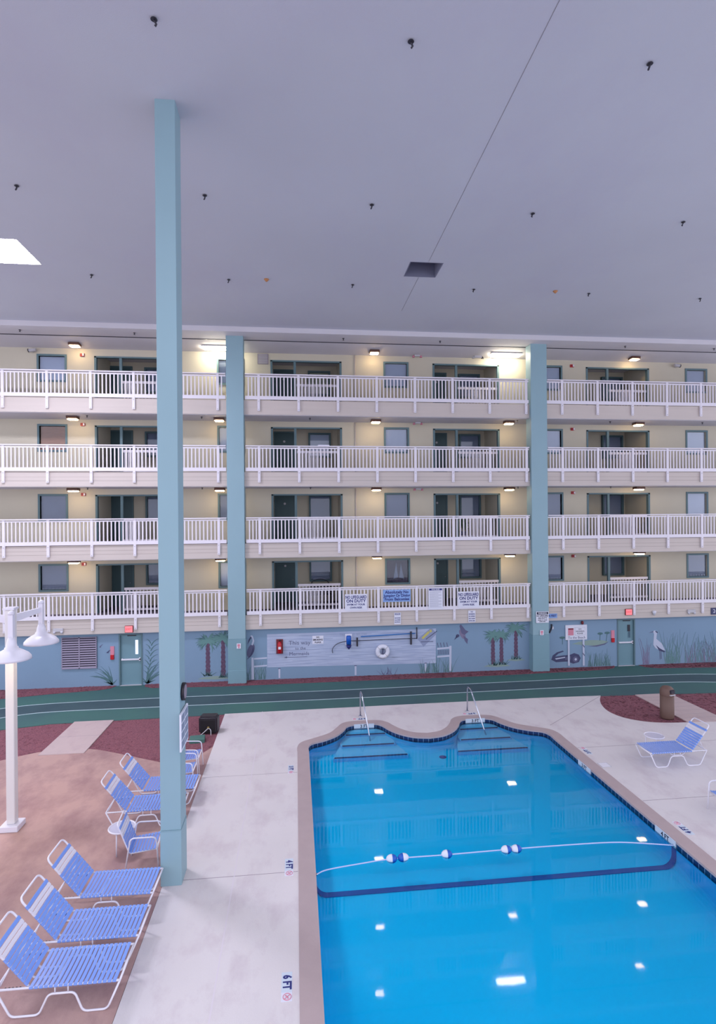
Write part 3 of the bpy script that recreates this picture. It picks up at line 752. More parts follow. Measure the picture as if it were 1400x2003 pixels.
MB().box(-.22,.22,-.03,0,-.21,.21).build('grille_frame',M_grille,g)
for k in range(7): MB().box(-.19,.19,-.04,-.03,-.18+k*.055,-.155+k*.055).build('grille_slat',M_camw,g)
pp=None
for li,(fz,sz) in enumerate(zip(FL,SOFF)):
    lb='thin cream pipe down the wall left of middle window, %s balcony'%LV[li]
    if pp is None:
        pp=thing('wall_pipe',lb,'pipe',(2.53,WY,fz),0,'cream pipes left of the middle windows')
        MB().tube([(0,-.03,0),(0,-.03,2.25)],.025,8).build('pipe_tube',M_fascia,pp); MB().box(-.05,.05,-.012,0,1.3,1.34).build('pipe_clip',M_camw,pp)
    else: dup(pp,(2.53,WY,fz),0,lb)
hd=None
for li,xs in ((0,((-10.02,'far left'),(-5.96,'left of near pillar'),(1.92,'left of the middle light'),(5.79,'right of middle light'),(13.63,'over the right alcove'),(17.61,'near the right edge'))),(1,((-7.93,'near left lamp'),(-3.63,'left of left facade pillar'),(.61,'over centre left alcove'),(9.25,'beside the lamp by right facade pillar'),(13.35,'over the right alcove'),(17.59,'near the right edge'))),(2,((-7.93,'near left lamp'),(-3.63,'left of left facade pillar'),(.61,'over centre left alcove'),(9.25,'beside the lamp by right facade pillar'),(13.35,'over the right alcove')))):
    for x,nm in xs:
        y,z = (21.97,13.36) if li==0 else (22.66,SOFF[li])
        lb='tiny dark sprinkler head under the roof edge, %s'%nm if li==0 else 'tiny dark sprinkler head above the %s balcony, %s'%(LV[li],nm)
        if hd is None:
            hd=thing('sprinkler_head',lb,'sprinkler',(x,y,z),0,'sprinkler heads along the facade')
            MB().lathe([(.045,0),(.04,-.012),(.014,-.02),(.014,-.06),(.035,-.065),(.035,-.07)],0,0,10).build('sprinkler_body',M_dark,hd)
        else: dup(hd,(x,y,z),0,lb)
# things resting on the balconies
t=thing('paper_sheet','white sheet lying on the railing of the second balcony','paper',(1.12,22.12,FL[1]+1.01)); MB().box(-.22,.22,-.09,.09,0,.035).build('sheet_block',M_signw,t)
# bicycle-like clutter seen behind the lowest balcony rail
t=thing('potted_plant','green potted plant in the centre right alcove, third balcony','plant',(7.35,24.2,FL[2]))
MB().lathe([(.13,0),(.18,.32),(.16,.33)],0,0,14).build('plant_pot',M_pgrey,t)
mb=MB()
for k in range(26):
    a=random.uniform(0,6.28); r=random.uniform(.1,.38); h=random.uniform(.5,.95)
    mb.tube([(0,0,.3),(r*.5*math.cos(a),r*.5*math.sin(a),h),(r*math.cos(a),r*math.sin(a),h-.1)],[.012,.03,.004],5)
M_leaf=mat('leaf_green',(74,120,60),.6); mb.build('leaves',M_leaf,t)
t=thing('wooden_bench','dark bench in the centre left alcove, lowest balcony','bench',(1.05,24.6,FL[3]))
MB().box(-.5,.5,-.2,.2,.4,.44).build('bench_seat',M_dark,t); MB().box(-.5,.5,.18,.22,.44,.78).build('bench_back',M_dark,t)
for sx in (-.45,.45):
    for sy in (-.16,.16): MB().box(sx-.02,sx+.02,sy-.02,sy+.02,0,.4).build('bench_leg',M_dark,t)
mb=MB().tube(smooth_pts([(-.42,.2,.78),(-.3,.2,.98),(0,.2,1.05),(.3,.2,.98),(.42,.2,.78)],5),.02,6); mb.build('curved_top',M_dark,t)
# ------------------------------------------------------------------ ground floor wall
GY=22.36; GTOP=2.05
mb=MB(); xs=[XL,-6.73,-5.86,13.4,14.2,XR]
mb.box(XL,-6.73,GY,GY+.2,0,GTOP).box(-5.86,13.4,GY,GY+.2,0,GTOP).box(14.2,XR,GY,GY+.2,0,GTOP).box(-6.73,-5.86,GY,GY+.2,1.98,GTOP).box(13.4,14.2,GY,GY+.2,1.98,GTOP)
gw=struct(mb.build('wall_ground',M_gwall),'light blue block wall of the ground floor painted with a seaside mural','wall')
def exit_door(x0,x1,label,lite):
    global dn
    dn+=1; t=thing('door_%d'%dn,label,'door',(x0,GY+.06,0),kind='structure'); w0=x1-x0
    MB().box(0,.05,-.08,.06,0,1.98).box(w0-.05,w0,-.08,.06,0,1.98).box(.05,w0-.05,-.08,.06,1.93,1.98).build('door_frame',M_trim,t)
    MB().box(.05,w0-.05,-.0,.04,.01,1.93).build('door_leaf',M_gdoor,t)
    b=MB().box(.08,w0-.08,-.07,-.03,.96,1.02).box(.08,.12,-.04,0,.95,1.03).box(w0-.14,w0-.08,-.07,0,.93,1.05).bevel(.006,1).build('push_bar',M_alu,t)
    MB().box(.3,.62,-.03,0,1.88,1.92).build('door_closer',M_dark,t)
    MB().box(.03,w0-.03,-.1,.05,0,.02).build('threshold',M_camw,t)
    MB().box(w0-.28,w0-.18,-.012,0,1.18,1.72).build('door_window',M_exithi if lite else M_glass,t)
    return t
exit_door(-6.73,-5.86,'teal exit door with push bar under the left exit sign',True)
d=exit_door(13.4,14.2,'teal exit door with push bar under the right exit sign',False)
MB().box(.5,.6,-.03,0,1.45,1.72).build('keypad',M_dark,d)
lv=thing('wall_louver','mauve louvered vent in the ground wall left of exit door','vent',(-8.77,GY,.75))
MB().box(-.03,1.24,-.03,.0,-.03,1.16).build('louver_back',M_louverd,lv); MB().box(-.03,.0,-.06,-.03,-.03,1.16).box(1.21,1.24,-.06,-.03,-.03,1.16).box(.59,.63,-.06,-.03,-.03,1.16).box(0,1.21,-.06,-.03,1.13,1.16).box(0,1.21,-.06,-.03,-.03,0).build('louver_frame',M_louver,lv)
for k in range(13):
    for x0,x1 in ((0,.59),(.63,1.21)):
        MB().prism([(-.035,.03+k*.087),(-.06,.0+k*.087),(-.056,.022+k*.087),(-.035,.046+k*.087)],'x',x0,x1).build('louver_blade',M_louver,lv)
# exit signs
for x,z,lb in ((-6.29,2.2,'glowing red exit sign above the left exit door'),(13.78,2.31,'glowing red exit sign above the right exit door')):
    t=thing('exit_sign',lb,'exit sign',(x,22.16,z))
    MB().box(-.15,.15,-.06,0,-.13,.13).bevel(.008,1).build('sign_box',M_redd,t); MB().box(-.135,.135,-.066,-.06,-.115,.115).build('sign_face',M_exit,t)
    text('lettering','EXIT',.12,M_exitl,t,T(0,-.068,0)@RX,wx=.9)
for x,z,lb in ((-8.83,2.2,'twin emergency spotlight on the fascia behind the street lamp'),(16.6,2.24,'twin emergency spotlight on fascia above painted heron')):
    t=thing('emergency_spotlight',lb,'emergency light',(x,22.16,z))
    MB().box(-.18,.18,-.07,0,-.03,.1).bevel(.01,1).build('battery_box',M_camw,t)
    for s in (-1,1): MB().lathe([(.05,0),(.045,-.02),(.028,-.07)],s*.13,-.06,12).build('spot_head',M_signw,t,(0,0,-.02))
t=thing('wall_sounder','small white cone speaker on the fascia right of exit sign','alarm sounder',(14.9,22.16,2.28)); MB().lathe([(.02,-.14),(.07,-.02),(.08,.03),(.05,.06)],0,-.07,14).build('cone_body',M_signw,t)
t=thing('number_sign','small dark blue sign at the right edge of the fascia','sign',(17.7,22.14,2.24)); MB().box(-.19,.19,-.01,.02,-.14,.14).build('sign_plate',M_pdark,t); text('lettering','24',.22,M_signw,t,T(0,-.012,0)@RX)
# fire pull stations
for x,z,lb in ((-6.97,1.18,'red and pale fire alarm pull beside the left exit door'),(13.2,1.18,'red and pale fire alarm pull beside the right exit door')):
    t=thing('alarm_pull',lb,'fire alarm',(x,GY,z)); MB().box(-.07,.07,-.03,0,.02,.34).build('notice_plate',M_pink,t); MB().box(-.065,.065,-.06,0,-.16,.02).bevel(.01,1).build('pull_box',M_red,t)
# ------------------------------------------------------------------ signs on the lowest railing and pillars
def sign(name,label,x0,x1,z0,z1,y,m,lines,ink,header=None,cat='sign',rules=0,th=.012):
    t=thing(name,label,cat,((x0+x1)/2,y,(z0+z1)/2)); w0,h0=x1-x0,z1-z0
    MB().box(-w0/2,w0/2,-th,0,-h0/2,h0/2).build('sign_plate',m,t)
    if header:
        hs,hm,tm=header[1:]
        p=MB().box(-w0/2+.03,w0/2-.03,-th-.002,-th,h0/2-.02-hs,h0/2-.02).build('header_band',hm,t)
        text('lettering',header[0],hs*.85,tm,p,T(0,-th-.003,h0/2-.02-hs/2)@RX,wx=.9,bold=.002)
    for s,sz,z in lines:
        me=text_mesh(s,sz,bold=sz*.02); wd=max(v.co.x for v in me.vertices)-min(v.co.x for v in me.vertices)
        k=min(1.0,(w0-.05)/wd); bpy.data.meshes.remove(me)
        text('lettering',s,sz,ink,t,T(0,-th-.002,z)@RX,wx=k,bold=sz*.03)
    for k in range(rules):
        z=h0/2-.14-k*(h0-.2)/rules; ww=w0/2-.06-(.12 if k%3==2 else 0)
        MB().box(-w0/2+.05,ww,-th-.002,-th,z-.004,z+.004).build('text_line',M_inkg,t)
    return t
RY=22.08
for x0,lb in ((1.90,'white NO LIFEGUARD ON DUTY sign on railing, left one'),(6.46,'white NO LIFEGUARD ON DUTY sign on railing, right one beside pool rules')):
    sign('lifeguard_sign',lb,x0,x0+.88,2.68,3.33,RY,M_signw,[('NO LIFEGUARD',.17,.2),('ON DUTY',.17,.05),('SWIM AT YOUR',.1,-.09),('OWN RISK',.1,-.21)],M_ink)
sign('balcony_sign','light blue sign forbidding jumping or diving from balconies',3.42,4.53,2.99,3.47,RY,M_signb,[('Absolutely No',.16,.14),('Jumping Or Diving',.16,0),('From Balconies',.16,-.14)],M_ink)
sign('rules_sign','white pool rules notice with dark blue heading',5.25,5.84,2.64,3.5,RY,M_signw,[],M_ink,header=('POOL RULES',.075,M_ink,M_signw),rules=16)
sign('notice_sign','small white notice on fascia left of the pool rules',3.87,4.14,2.08,2.54,22.14,M_signw,[('NO DOGS',.07,.02),('ALLOWED',.06,-.06),('IN POOL',.06,-.14)],M_ink,header=('NOTICE',.06,M_ink,M_signw))
sign('notice_sign','small white notice on fascia below right lifeguard sign',6.9,7.2,2.08,2.55,22.14,M_signw,[('NO',.06,.18),('RUNNING',.07,.09),('NO DIVING',.07,0),('NO GLASS',.07,-.09),('IN POOL AREA',.07,-.18)],M_ink)
sign('warning_sign','white WARNING NO LIFEGUARD ON DUTY sign on right facade pillar',9.68,10.22,2.0,2.46,21.97,M_signw,[('NO LIFEGUARD',.085,.05),('ON DUTY',.085,-.04),('SWIM AT YOUR',.055,-.12),('OWN RISK',.055,-.18)],M_inkk,header=('WARNING',.1,M_inkk,M_signw))
sign('small_sign','small blue lettered sign right of the warning sign',10.27,10.66,2.15,2.33,22.14,M_signb,[('4 FEET',.12,0)],M_ink)
for x,z,lb,m in ((-2.2,1.46,'small pink and white sticker on the left facade pillar',M_pink),(9.92,1.6,'small pink hydrant sticker on the right facade pillar',M_pink)):
    t=thing('pillar_sticker',lb,'sticker',(x,21.965,z)); MB().box(-.08,.08,-.004,.0,-.1,.1).build('sticker_back',M_signw,t); MB().box(-.05,.05,-.006,-.004,-.02,.07).box(-.03,.03,-.006,-.004,-.08,-.03).build('sticker_mark',m,t)
# ------------------------------------------------------------------ mural and fittings on the ground wall
PY=GY
def flat(mb, pts, th=.004): return mb.prism(pts,'y',PY-th,PY)
def blade(mb,x,z,ang,L,w0,curl=.0,th=.004,n=5,y=None):
    c=[];a=ang;px,pz=x,z
    for k in range(n+1):
        c.append((px,pz,a)); px+=math.cos(a)*L/n; pz+=math.sin(a)*L/n; a+=curl/n
    Lp=[(p[0]-math.sin(p[2])*w0/2*(1-(k/n)**1.5*.9),p[1]+math.cos(p[2])*w0/2*(1-(k/n)**1.5*.9)) for k,p in enumerate(c)]
    Rp=[(p[0]+math.sin(p[2])*w0/2*(1-(k/n)**1.5*.9),p[1]-math.cos(p[2])*w0/2*(1-(k/n)**1.5*.9)) for k,p in enumerate(c)]
    yy=PY if y is None else y
    mb.prism(Lp+Rp[::-1],'y',yy-th,yy)
bd=thing('mural_board','whitewashed plank board painted on the ground wall','mural')
mb=MB(); flat(mb,[(-1.15,.50),(5.6,.42),(5.62,1.82),(-1.15,1.80)],.006); mb.build('board_face',M_wood,bd)
for k in range(9):
    z=.58+k*.14
    for j in range(3):
        xa=-1.1+random.uniform(0,1.2)+j*2.2; mb=MB().box(xa,min(5.55,xa+random.uniform(1.0,2.1)),PY-.0075,PY-.006,z-.005,z+.005); mb.build('plank_line',M_boardline,bd)
def btext(s,x,z,sz,m=M_inkg,wx=1.0,rot=0): text('lettering',s,sz,m,bd,T(x,PY-.008,z)@RX@Matrix.Rotation(rot,4,'Z'),wx=wx)
btext('This way',.12,1.42,.24); btext('to the',.15,1.2,.17); btext('Mermaids',.1,.99,.2)
MB().box(-.4,.42,PY-.008,PY-.006,.855,.875).prism([(-.5,.865),(-.38,.9),(-.38,.83)],'y',PY-.008,PY-.006).build('painted_arrow',M_inkg,bd)
btext('TREASURES BELOW',2.25,1.68,.13,M_boardline,wx=.95)
for x in (-.68,2.33,5.18):
    mb=MB(); flat(mb,[(x-.035,.06),(x+.035,.06),(x+.035,.42),(x-.035,.42)],.005); mb.build('painted_leg',M_pwhite,bd)
    mb=MB(); flat(mb,[(x-.06,.42),(x+.06,.42),(x+.04,.45),(x-.04,.45)],.007); mb.build('leg_cap',M_pgrey,bd)
t=thing('fire_extinguisher','red fire extinguisher mounted at left end of the whitewashed board','fire extinguisher',(-.66,PY-.01,1.05))
MB().box(-.13,.13,-.05,0,-.02,.54).build('wall_cabinet',M_redd,t); MB().lathe([(.02,.0),(.085,.02),(.085,.38),(.05,.44),(.025,.47)],0,-.1,16).build('cylinder_body',M_red,t); MB().box(-.05,.05,-.19,-.185,.18,.28).build('paper_tag',M_signw,t); MB().tube([(0,-.1,.47),(.0,-.12,.53),(.07,-.12,.5)],.018,6).build('valve_lever',M_black,t)
sign('smoking_sign','small white NO SMOKING PLEASE sign on the whitewashed board',.62,1.06,1.36,1.68,PY-.008,M_signw,[('NO',.08,.1),('SMOKING',.095,0),('PLEASE',.08,-.1)],M_inkk)
t=thing('throw_bag','blue rescue float hanging on the whitewashed board','rescue gear',(2.06,PY-.01,1.42))
MB().box(-.14,.14,-.03,0,-.14,.3).bevel(.01,1).build('white_backing',M_signw,t); MB().lathe([(.075,.24),(.1,.2),(.1,-.1)],0,-.09,16).build('float_body',M_blue,t); MB().lathe([(.1,-.13),(.09,-.2),(.015,-.3)],0,-.09,16).build('float_tip',M_ink,t)
t=thing('rescue_hook','long blue shepherd crook pole on the whitewashed board','rescue pole',(0,PY-.05,0))
MB().tube([(2.55,0,1.60),(4.75,0,1.66)],.022,8).build('blue_pole',M_bluepole,t); MB().tube([(2.25,-.0,1.44),(4.8,0,1.46)],.012,8).build('thin_pole',M_dark,t)
MB().tube(smooth_pts([(2.3,0,1.44),(1.95,0,1.43),(1.6,0,1.34),(1.42,0,1.15),(1.42,0,.98)],6),.012,7).build('hook_curve',M_dark,t)
for x in (2.4,4.58): MB().box(x-.03,x+.03,-.04,.045,1.22,1.56 if x<3 else 1.74).build('pole_bracket',M_dark,t)
MB().tube([(4.82,0,1.44),(4.82,0,1.9)],.02,8).build('cross_end',M_dark,t)
t=thing('life_ring','white life ring hanging on the whitewashed board','life ring',(3.42,PY-.07,.98))
MB().tube([(.205*math.cos(a),0,.205*math.sin(a)) for a in [k/28*2*math.pi for k in range(28)]],.088,12,closed=True).build('ring_body',M_signw,t)
MB().tube([(.13*math.cos(a),.04,.13*math.sin(a)) for a in [k/20*2*math.pi for k in range(20)]],.02,6,closed=True).tube([(0,.03,-.12),(.02,.03,.1)],.03,6).build('coiled_rope',M_inkg,t)
for a in (.8,2.4,3.9,5.5): MB().tube([(.205*math.cos(a+d),0,.205*math.sin(a+d)) for d in (-.06,0,.06)],.091,10).build('rope_tie',M_camw,t)
pk=thing('painted_plank','tilted lilac plank sign with yellow lettering painted on board end','mural')
mb=MB(); flat(mb,[(4.86,1.42),(5.42,1.86),(5.66,1.62),(5.1,1.1)],.010); mb.build('plank_face',M_boardline,pk)
mb=MB(); flat(mb,[(5.02,1.47),(5.3,1.73),(5.36,1.66),(5.08,1.4)],.012); flat(mb,[(5.33,1.74),(5.42,1.8),(5.46,1.7),(5.38,1.66)],.012); mb.build('yellow_mark',M_yellow,pk)
mb=MB().tube([(5.2,PY-.01,1.4),(5.66,PY-.01,1.72)],.012,5).tube([(5.0,PY-.01,1.3),(5.5,PY-.01,1.3)],.01,5); mb.build('painted_arrow',M_pdark,pk)
def painted_palms(trunks,label,seed,rfr=.52):
    random.seed(seed); t=thing('painted_palm',label,'mural')
    for (x,z0,z1,w0) in trunks:
        mb=MB(); n=9
        Lp=[];Rp=[]
        for k in range(n):
            zz=z0+(z1-z0)*k/(n-1); ww=w0*(1-.25*k/n)
            Lp+=[(x-ww/2-.015,zz),(x-ww/2+.01,zz+(z1-z0)/n*.6)]; Rp+=[(x+ww/2+.015,zz),(x+ww/2-.01,zz+(z1-z0)/n*.6)]
        flat(mb,Lp+Rp[::-1],.005); mb.build('palm_trunk',M_ptrunk,t)
        for mm,th in ((M_pfrond2,.006),(M_pfrond,.008)):
            mb=MB()
            for k in range(36):
                a=random.uniform(-.95,math.pi+.95); blade(mb,x+random.uniform(-.05,.05),z1-.02,a,random.uniform(.55,1)*rfr*(.72 if .6<a<2.5 else 1),.06,(-1.0 if a<math.pi/2 else 1.0)*random.uniform(.2,1),th=th+k*.00004)
            mb.build('palm_fronds',mm,t)
        mb=MB()
        for k in range(14): blade(mb,x+random.uniform(-.18,.18),z0-.05,random.uniform(.5,2.6),random.uniform(.1,.3),.03,0,th=.007)
        mb.build('base_grass',M_pfrond2,t)
    mb=MB(); xs=[q[0] for q in trunks]; x0,x1=min(xs)-.4,max(xs)+.4; z=min(q[1] for q in trunks)
    flat(mb,[(x0,z-.08),(x0+.2,z-.02),((x0+x1)/2,z+.02),(x1-.2,z-.03),(x1,z-.09),((x0+x1)/2,z-.12)],.0045); mb.build('ground_patch',M_pisle,t)
painted_palms([(-3.42,.3,1.62,.17),(-2.84,.22,1.7,.17)],'pair of green palms painted left of the left facade pillar',3)
painted_palms([(8.0,.28,1.5,.17),(8.36,.3,1.5,.16)],'pair of grey green palms painted left of the right facade pillar',5,.42)
painted_palms([(8.98,.5,1.75,.16)],'single darker palm painted beside the right facade pillar',9,.5)
def reeds(x0,x1,n,h0,h1,label,seed,m,lean=.35,z=.04,extra=None):
    random.seed(seed); t=thing('painted_grass',label,'mural')
    mb=MB()
    for k in range(n): blade(mb,random.uniform(x0,x1),z,math.pi/2+random.uniform(-lean,lean),random.uniform(h0,h1),random.uniform(.014,.03),random.uniform(-.5,.5),th=.004+k*.00005)
    mb.build('grass_blades',m,t)
    if extra:
        mb=MB()
        for k in range(n//2): blade(mb,random.uniform(x0,x1),z,math.pi/2+random.uniform(-lean,lean),random.uniform(h0*.6,h1*.8),random.uniform(.014,.03),random.uniform(-.6,.6),th=.006+k*.00005)
        mb.build('darker_blades',extra,t)
    return t
def plantspray(x,dirs,label,seed):
    random.seed(seed); t=thing('painted_plant',label,'mural'); mb=MB()
    for k in range(15):
        a=math.pi/2+dirs*random.uniform(-.1,.9); blade(mb,x+random.uniform(-.04,.04),.08,a,random.uniform(.4,1.05),.035,dirs*random.uniform(.3,1.0)*(-1 if dirs<0 else 1)*dirs,th=.004+k*.0001)
    for k in range(8): blade(mb,x-dirs*.0,.06,math.pi/2+random.uniform(-1.3,1.3),random.uniform(.2,.4),.05,0,th=.006)
    mb.build('leaf_blades',M_pfrond2,t)
plantspray(-6.98,1,'dark spiky plant painted left of the left exit door',2); plantspray(-5.7,-1,'tall spiky plant painted right of the left exit door',4)
mb=MB()
for k in range(7): 
    z=.3+k*.2; blade(mb,-5.66+.02*k,z,1.1,.42,.04,-1.0,th=.006); blade(mb,-5.68+.02*k,z+.08,1.9,.25,.035,1.0,th=.006)
pl=thing('painted_plant','arching green stalk painted beside the left exit door','mural'); mb.build('stalk_leaves',M_pfrond2,pl)
reeds(-1.95,-1.2,26,.3,.75,'grey green grass painted below the pelican',6,M_preed,.3,extra=M_pfrond2)
reeds(4.95,6.3,40,.25,.8,'grass painted at the right end of the board',7,M_preed,.35,extra=M_pfrond2)
reeds(3.3,4.0,12,.15,.35,'small dark grass tuft painted under the life ring',8,M_pgrey,.7)
reeds(12.0,13.1,34,.2,.75,'grass painted left of the right exit door',10,M_preed,.3,extra=M_pfrond2)
reeds(14.55,15.0,12,.5,1.15,'rose brown reeds painted left of the heron',11,M_ppink,.15)
reeds(15.55,16.25,30,.5,1.5,'tall green reeds painted right of the heron',12,M_preed,.3,extra=M_pfrond)
reeds(16.4,18.6,70,.3,1.35,'wide stand of reeds painted at right edge of wall',13,M_preed,.4,extra=M_ppink)
def figure(name,label,parts):
    t=thing(name,label,'mural')
    for nm,m,polys,th in parts:
        mb=MB()
        for p in polys: flat(mb,p,th)
        mb.build(nm,m,t)
def ell(cx,cz,a,b,n=16,rot=0): return [(cx+a*math.cos(t)*math.cos(rot)-b*math.sin(t)*math.sin(rot),cz+a*math.cos(t)*math.sin(rot)+b*math.sin(t)*math.cos(rot)) for t in [k/n*2*math.pi for k in range(n)]]
figure('painted_pelican','grey pelican painted on a post beside left facade pillar',[('pelican_body',M_pgrey,[ell(-1.78,1.18,.13,.27,16,-.35)],.006),('pelican_neck',M_pwhite,[[(-1.7,1.38),(-1.64,1.55),(-1.7,1.75),(-1.76,1.78),(-1.8,1.72),(-1.72,1.66),(-1.71,1.55),(-1.76,1.4)]],.008),('pelican_beak',M_pdark,[[(-1.78,1.74),(-1.86,1.6),(-1.9,1.42),(-1.8,1.6),(-1.74,1.68)]],.010),('dark_wing',M_pdark,[[(-1.68,1.36),(-1.66,1.15),(-1.78,.95),(-1.95,.82),(-1.8,1.0),(-1.74,1.15)]],.011),('painted_post',M_pwhite,[[(-1.76,.05),(-1.66,.05),(-1.68,.9),(-1.76,.9)]],.007),('painted_rail',M_pwhite,[[(-1.66,.82),(-1.16,.84),(-1.16,.9),(-1.66,.88)],[(-1.66,.52),(-1.16,.54),(-1.16,.6),(-1.66,.58)]],.006)])
figure('painted_bird','brown diving bird painted below the fascia, right of board',[('bird_body',M_ppink,[ell(6.72,1.55,.1,.22,14,.5)],.006),('bird_wing',M_pgrey,[[(6.68,1.6),(6.6,1.9),(6.66,1.96),(6.85,1.72),(6.98,1.66),(6.8,1.52)],[(6.75,1.5),(6.95,1.35),(6.92,1.15),(6.82,1.28)]],.008),('bird_head',M_pdark,[ell(6.52,1.5,.07,.06),[(6.47,1.5),(6.38,1.34),(6.52,1.44)]],.010)])
figure('painted_fence','pale fence with sea grass painted at the right end of the board',[('fence_rails',M_pwhite,[[(5.66,.96),(6.2,.99),(6.2,1.06),(5.66,1.03)],[(5.66,.64),(6.2,.66),(6.2,.73),(5.66,.71)]],.006),('fence_post',M_pwhite,[[(6.16,.08),(6.24,.08),(6.26,1.1),(6.17,1.1)]],.008),('painted_hatching',M_pgrey,[[(5.7+k*.07,.76),(5.72+k*.07,.76),(5.74+k*.07,.94),(5.72+k*.07,.94)] for k in range(7)]+[[(5.7+k*.13,1.06),(5.72+k*.13,1.06),(5.68+k*.13,1.25),(5.66+k*.13,1.22)] for k in range(4)],.009)])
figure('painted_wreck','dark blue capsized boat painted behind the white sign posts',[('hull',M_pdark,[[(10.5,.38),(10.56,.55),(10.75,.68),(11.0,.74),(11.05,.7),(10.8,.62),(10.66,.5),(11.0,.54),(11.3,.55),(11.5,.62),(11.7,.55),(11.78,.4),(11.7,.24),(11.45,.18),(11.2,.28),(10.7,.27)]],.005),('hull_highlight',M_pwhite,[[(10.66,.43),(11.1,.48),(11.1,.44),(10.7,.38)],ell(11.56,.36,.05,.05)],.008),('hull_shade',M_pgrey,[ell(11.55,.36,.12,.12),[(11.1,.34),(11.35,.36),(11.35,.5),(11.12,.46)]],.0065)])
figure('painted_island','pale green island with small palms painted behind sign',[('island',M_pisle,[[(11.4,1.0),(11.8,.95),(12.4,.9),(12.8,.96),(13.0,1.06),(12.7,1.12),(12.2,1.14),(11.7,1.08)]],.0045),('island_shore',M_pgrey,[[(12.1,.88),(12.5,.86),(12.85,.93),(13.02,1.05),(12.8,.97),(12.45,.91)]],.006),('island_palms',M_pfrond2,[[(12.62,1.1),(12.64,1.1),(12.66,1.38),(12.64,1.38)],ell(12.65,1.4,.12,.05),[(12.9,1.06),(12.92,1.06),(12.97,1.4),(12.95,1.4)],ell(12.96,1.42,.12,.05),[(10.98,1.0),(11.0,1.0),(11.0,1.25),(10.98,1.25)],ell(10.98,1.28,.12,.05),ell(11.2,1.18,.08,.04)],.007)])
figure('painted_heron','white heron standing among reeds painted on the right wall',[('heron_body',M_pwhite,[[(15.03,1.0),(15.06,1.3),(15.0,1.42),(15.1,1.46),(15.2,1.4),(15.16,1.1),(15.4,.9),(15.55,.6),(15.3,.62),(15.12,.7),(15.02,.85)]],.006),('heron_beak',M_pgrey,[[(15.02,1.43),(14.82,1.36),(15.04,1.39)]],.008),('dark_wing',M_pdark,[[(15.14,.84),(15.3,.7),(15.58,.54),(15.5,.52),(15.28,.6)],[(15.12,1.44),(15.24,1.38),(15.2,1.34),(15.12,1.4)]],.009),('heron_legs',M_pgrey,[[(15.3,.62),(15.32,.62),(15.34,.22),(15.32,.22)],[(15.36,.62),(15.38,.62),(15.4,.24),(15.38,.24)]],.007)])
figure('painted_seabirds','two small dark seabirds painted left of the exit door',[('seabird',M_pdark,[[(-7.2,1.28),(-7.1,1.36),(-7.0,1.42),(-7.08,1.34),(-7.12,1.26)]],.006),('pale_seabird',M_pgrey,[[(-7.45,1.5),(-7.38,1.58),(-7.3,1.62),(-7.38,1.54),(-7.4,1.48)]],.006)])
wb=thing('notice_board','white notice board on painted posts right of right facade pillar','notice board',(11.58,PY-.01,1.49))
MB().box(-.47,.47,-.03,0,-.31,.31).build('board_panel',M_signw,wb)
MB().box(-.36,-.12,-.034,-.03,-.12,.18).build('pink_notice',M_pink,wb); MB().box(-.35,-.13,-.036,-.034,.12,.17).build('notice_heading',M_redd,wb)
p=MB().box(-.06,.38,-.034,-.03,-.12,.2).build('smoking_notice',M_signw,wb)
MB().box(-.065,.385,-.0335,-.030,-.125,-.115).box(-.065,.385,-.0335,-.030,.195,.205).box(-.065,-.055,-.0335,-.030,-.12,.2).box(.375,.385,-.0335,-.030,-.12,.2).build('notice_border',M_inkg,wb)
for s,z in (('NO',.13),('SMOKING',.04),('PLEASE',-.05)): text('lettering',s,.085,M_inkk,p,T(.16,-.036,z)@RX)
text('lettering','To the Beach',.14,M_inkg,wb,T(0.02,-.032,-.22)@RX)
MB().box(-.37,-.29,-.02,0,-1.38,-.31).box(.28,.36,-.02,0,-1.4,-.31).build('painted_post',M_pwhite,wb)
MB().prism([(.28,-.5),(.36,-.6),(.36,-.66),(.28,-.56)],'y',-.024,-.02).prism([(.28,-.85),(.36,-.95),(.36,-1.01),(.28,-.91)],'y',-.024,-.02).build('rope_wrap',M_pgrey,wb)
t=thing('wall_bell','small dark lamp fixed above the white notice board','lamp',(11.84,PY,1.88)); MB().lathe([(.03,.08),(.05,.05),(.05,-.04),(.03,-.06)],0,-.06,12).build('bell_body',M_redd,t)
t=thing('wall_hook','dark coat hook painted beside the right facade pillar','hook',(10.45,PY,1.7)); MB().tube(smooth_pts([(.06,-.04,.16),(.05,-.05,.0),(-.05,-.05,-.2)],4),.03,7).build('hook_arm',M_dark,t); MB().box(.06,.14,-.04,0,-.05,.06).build('hook_plate',M_signw,t)
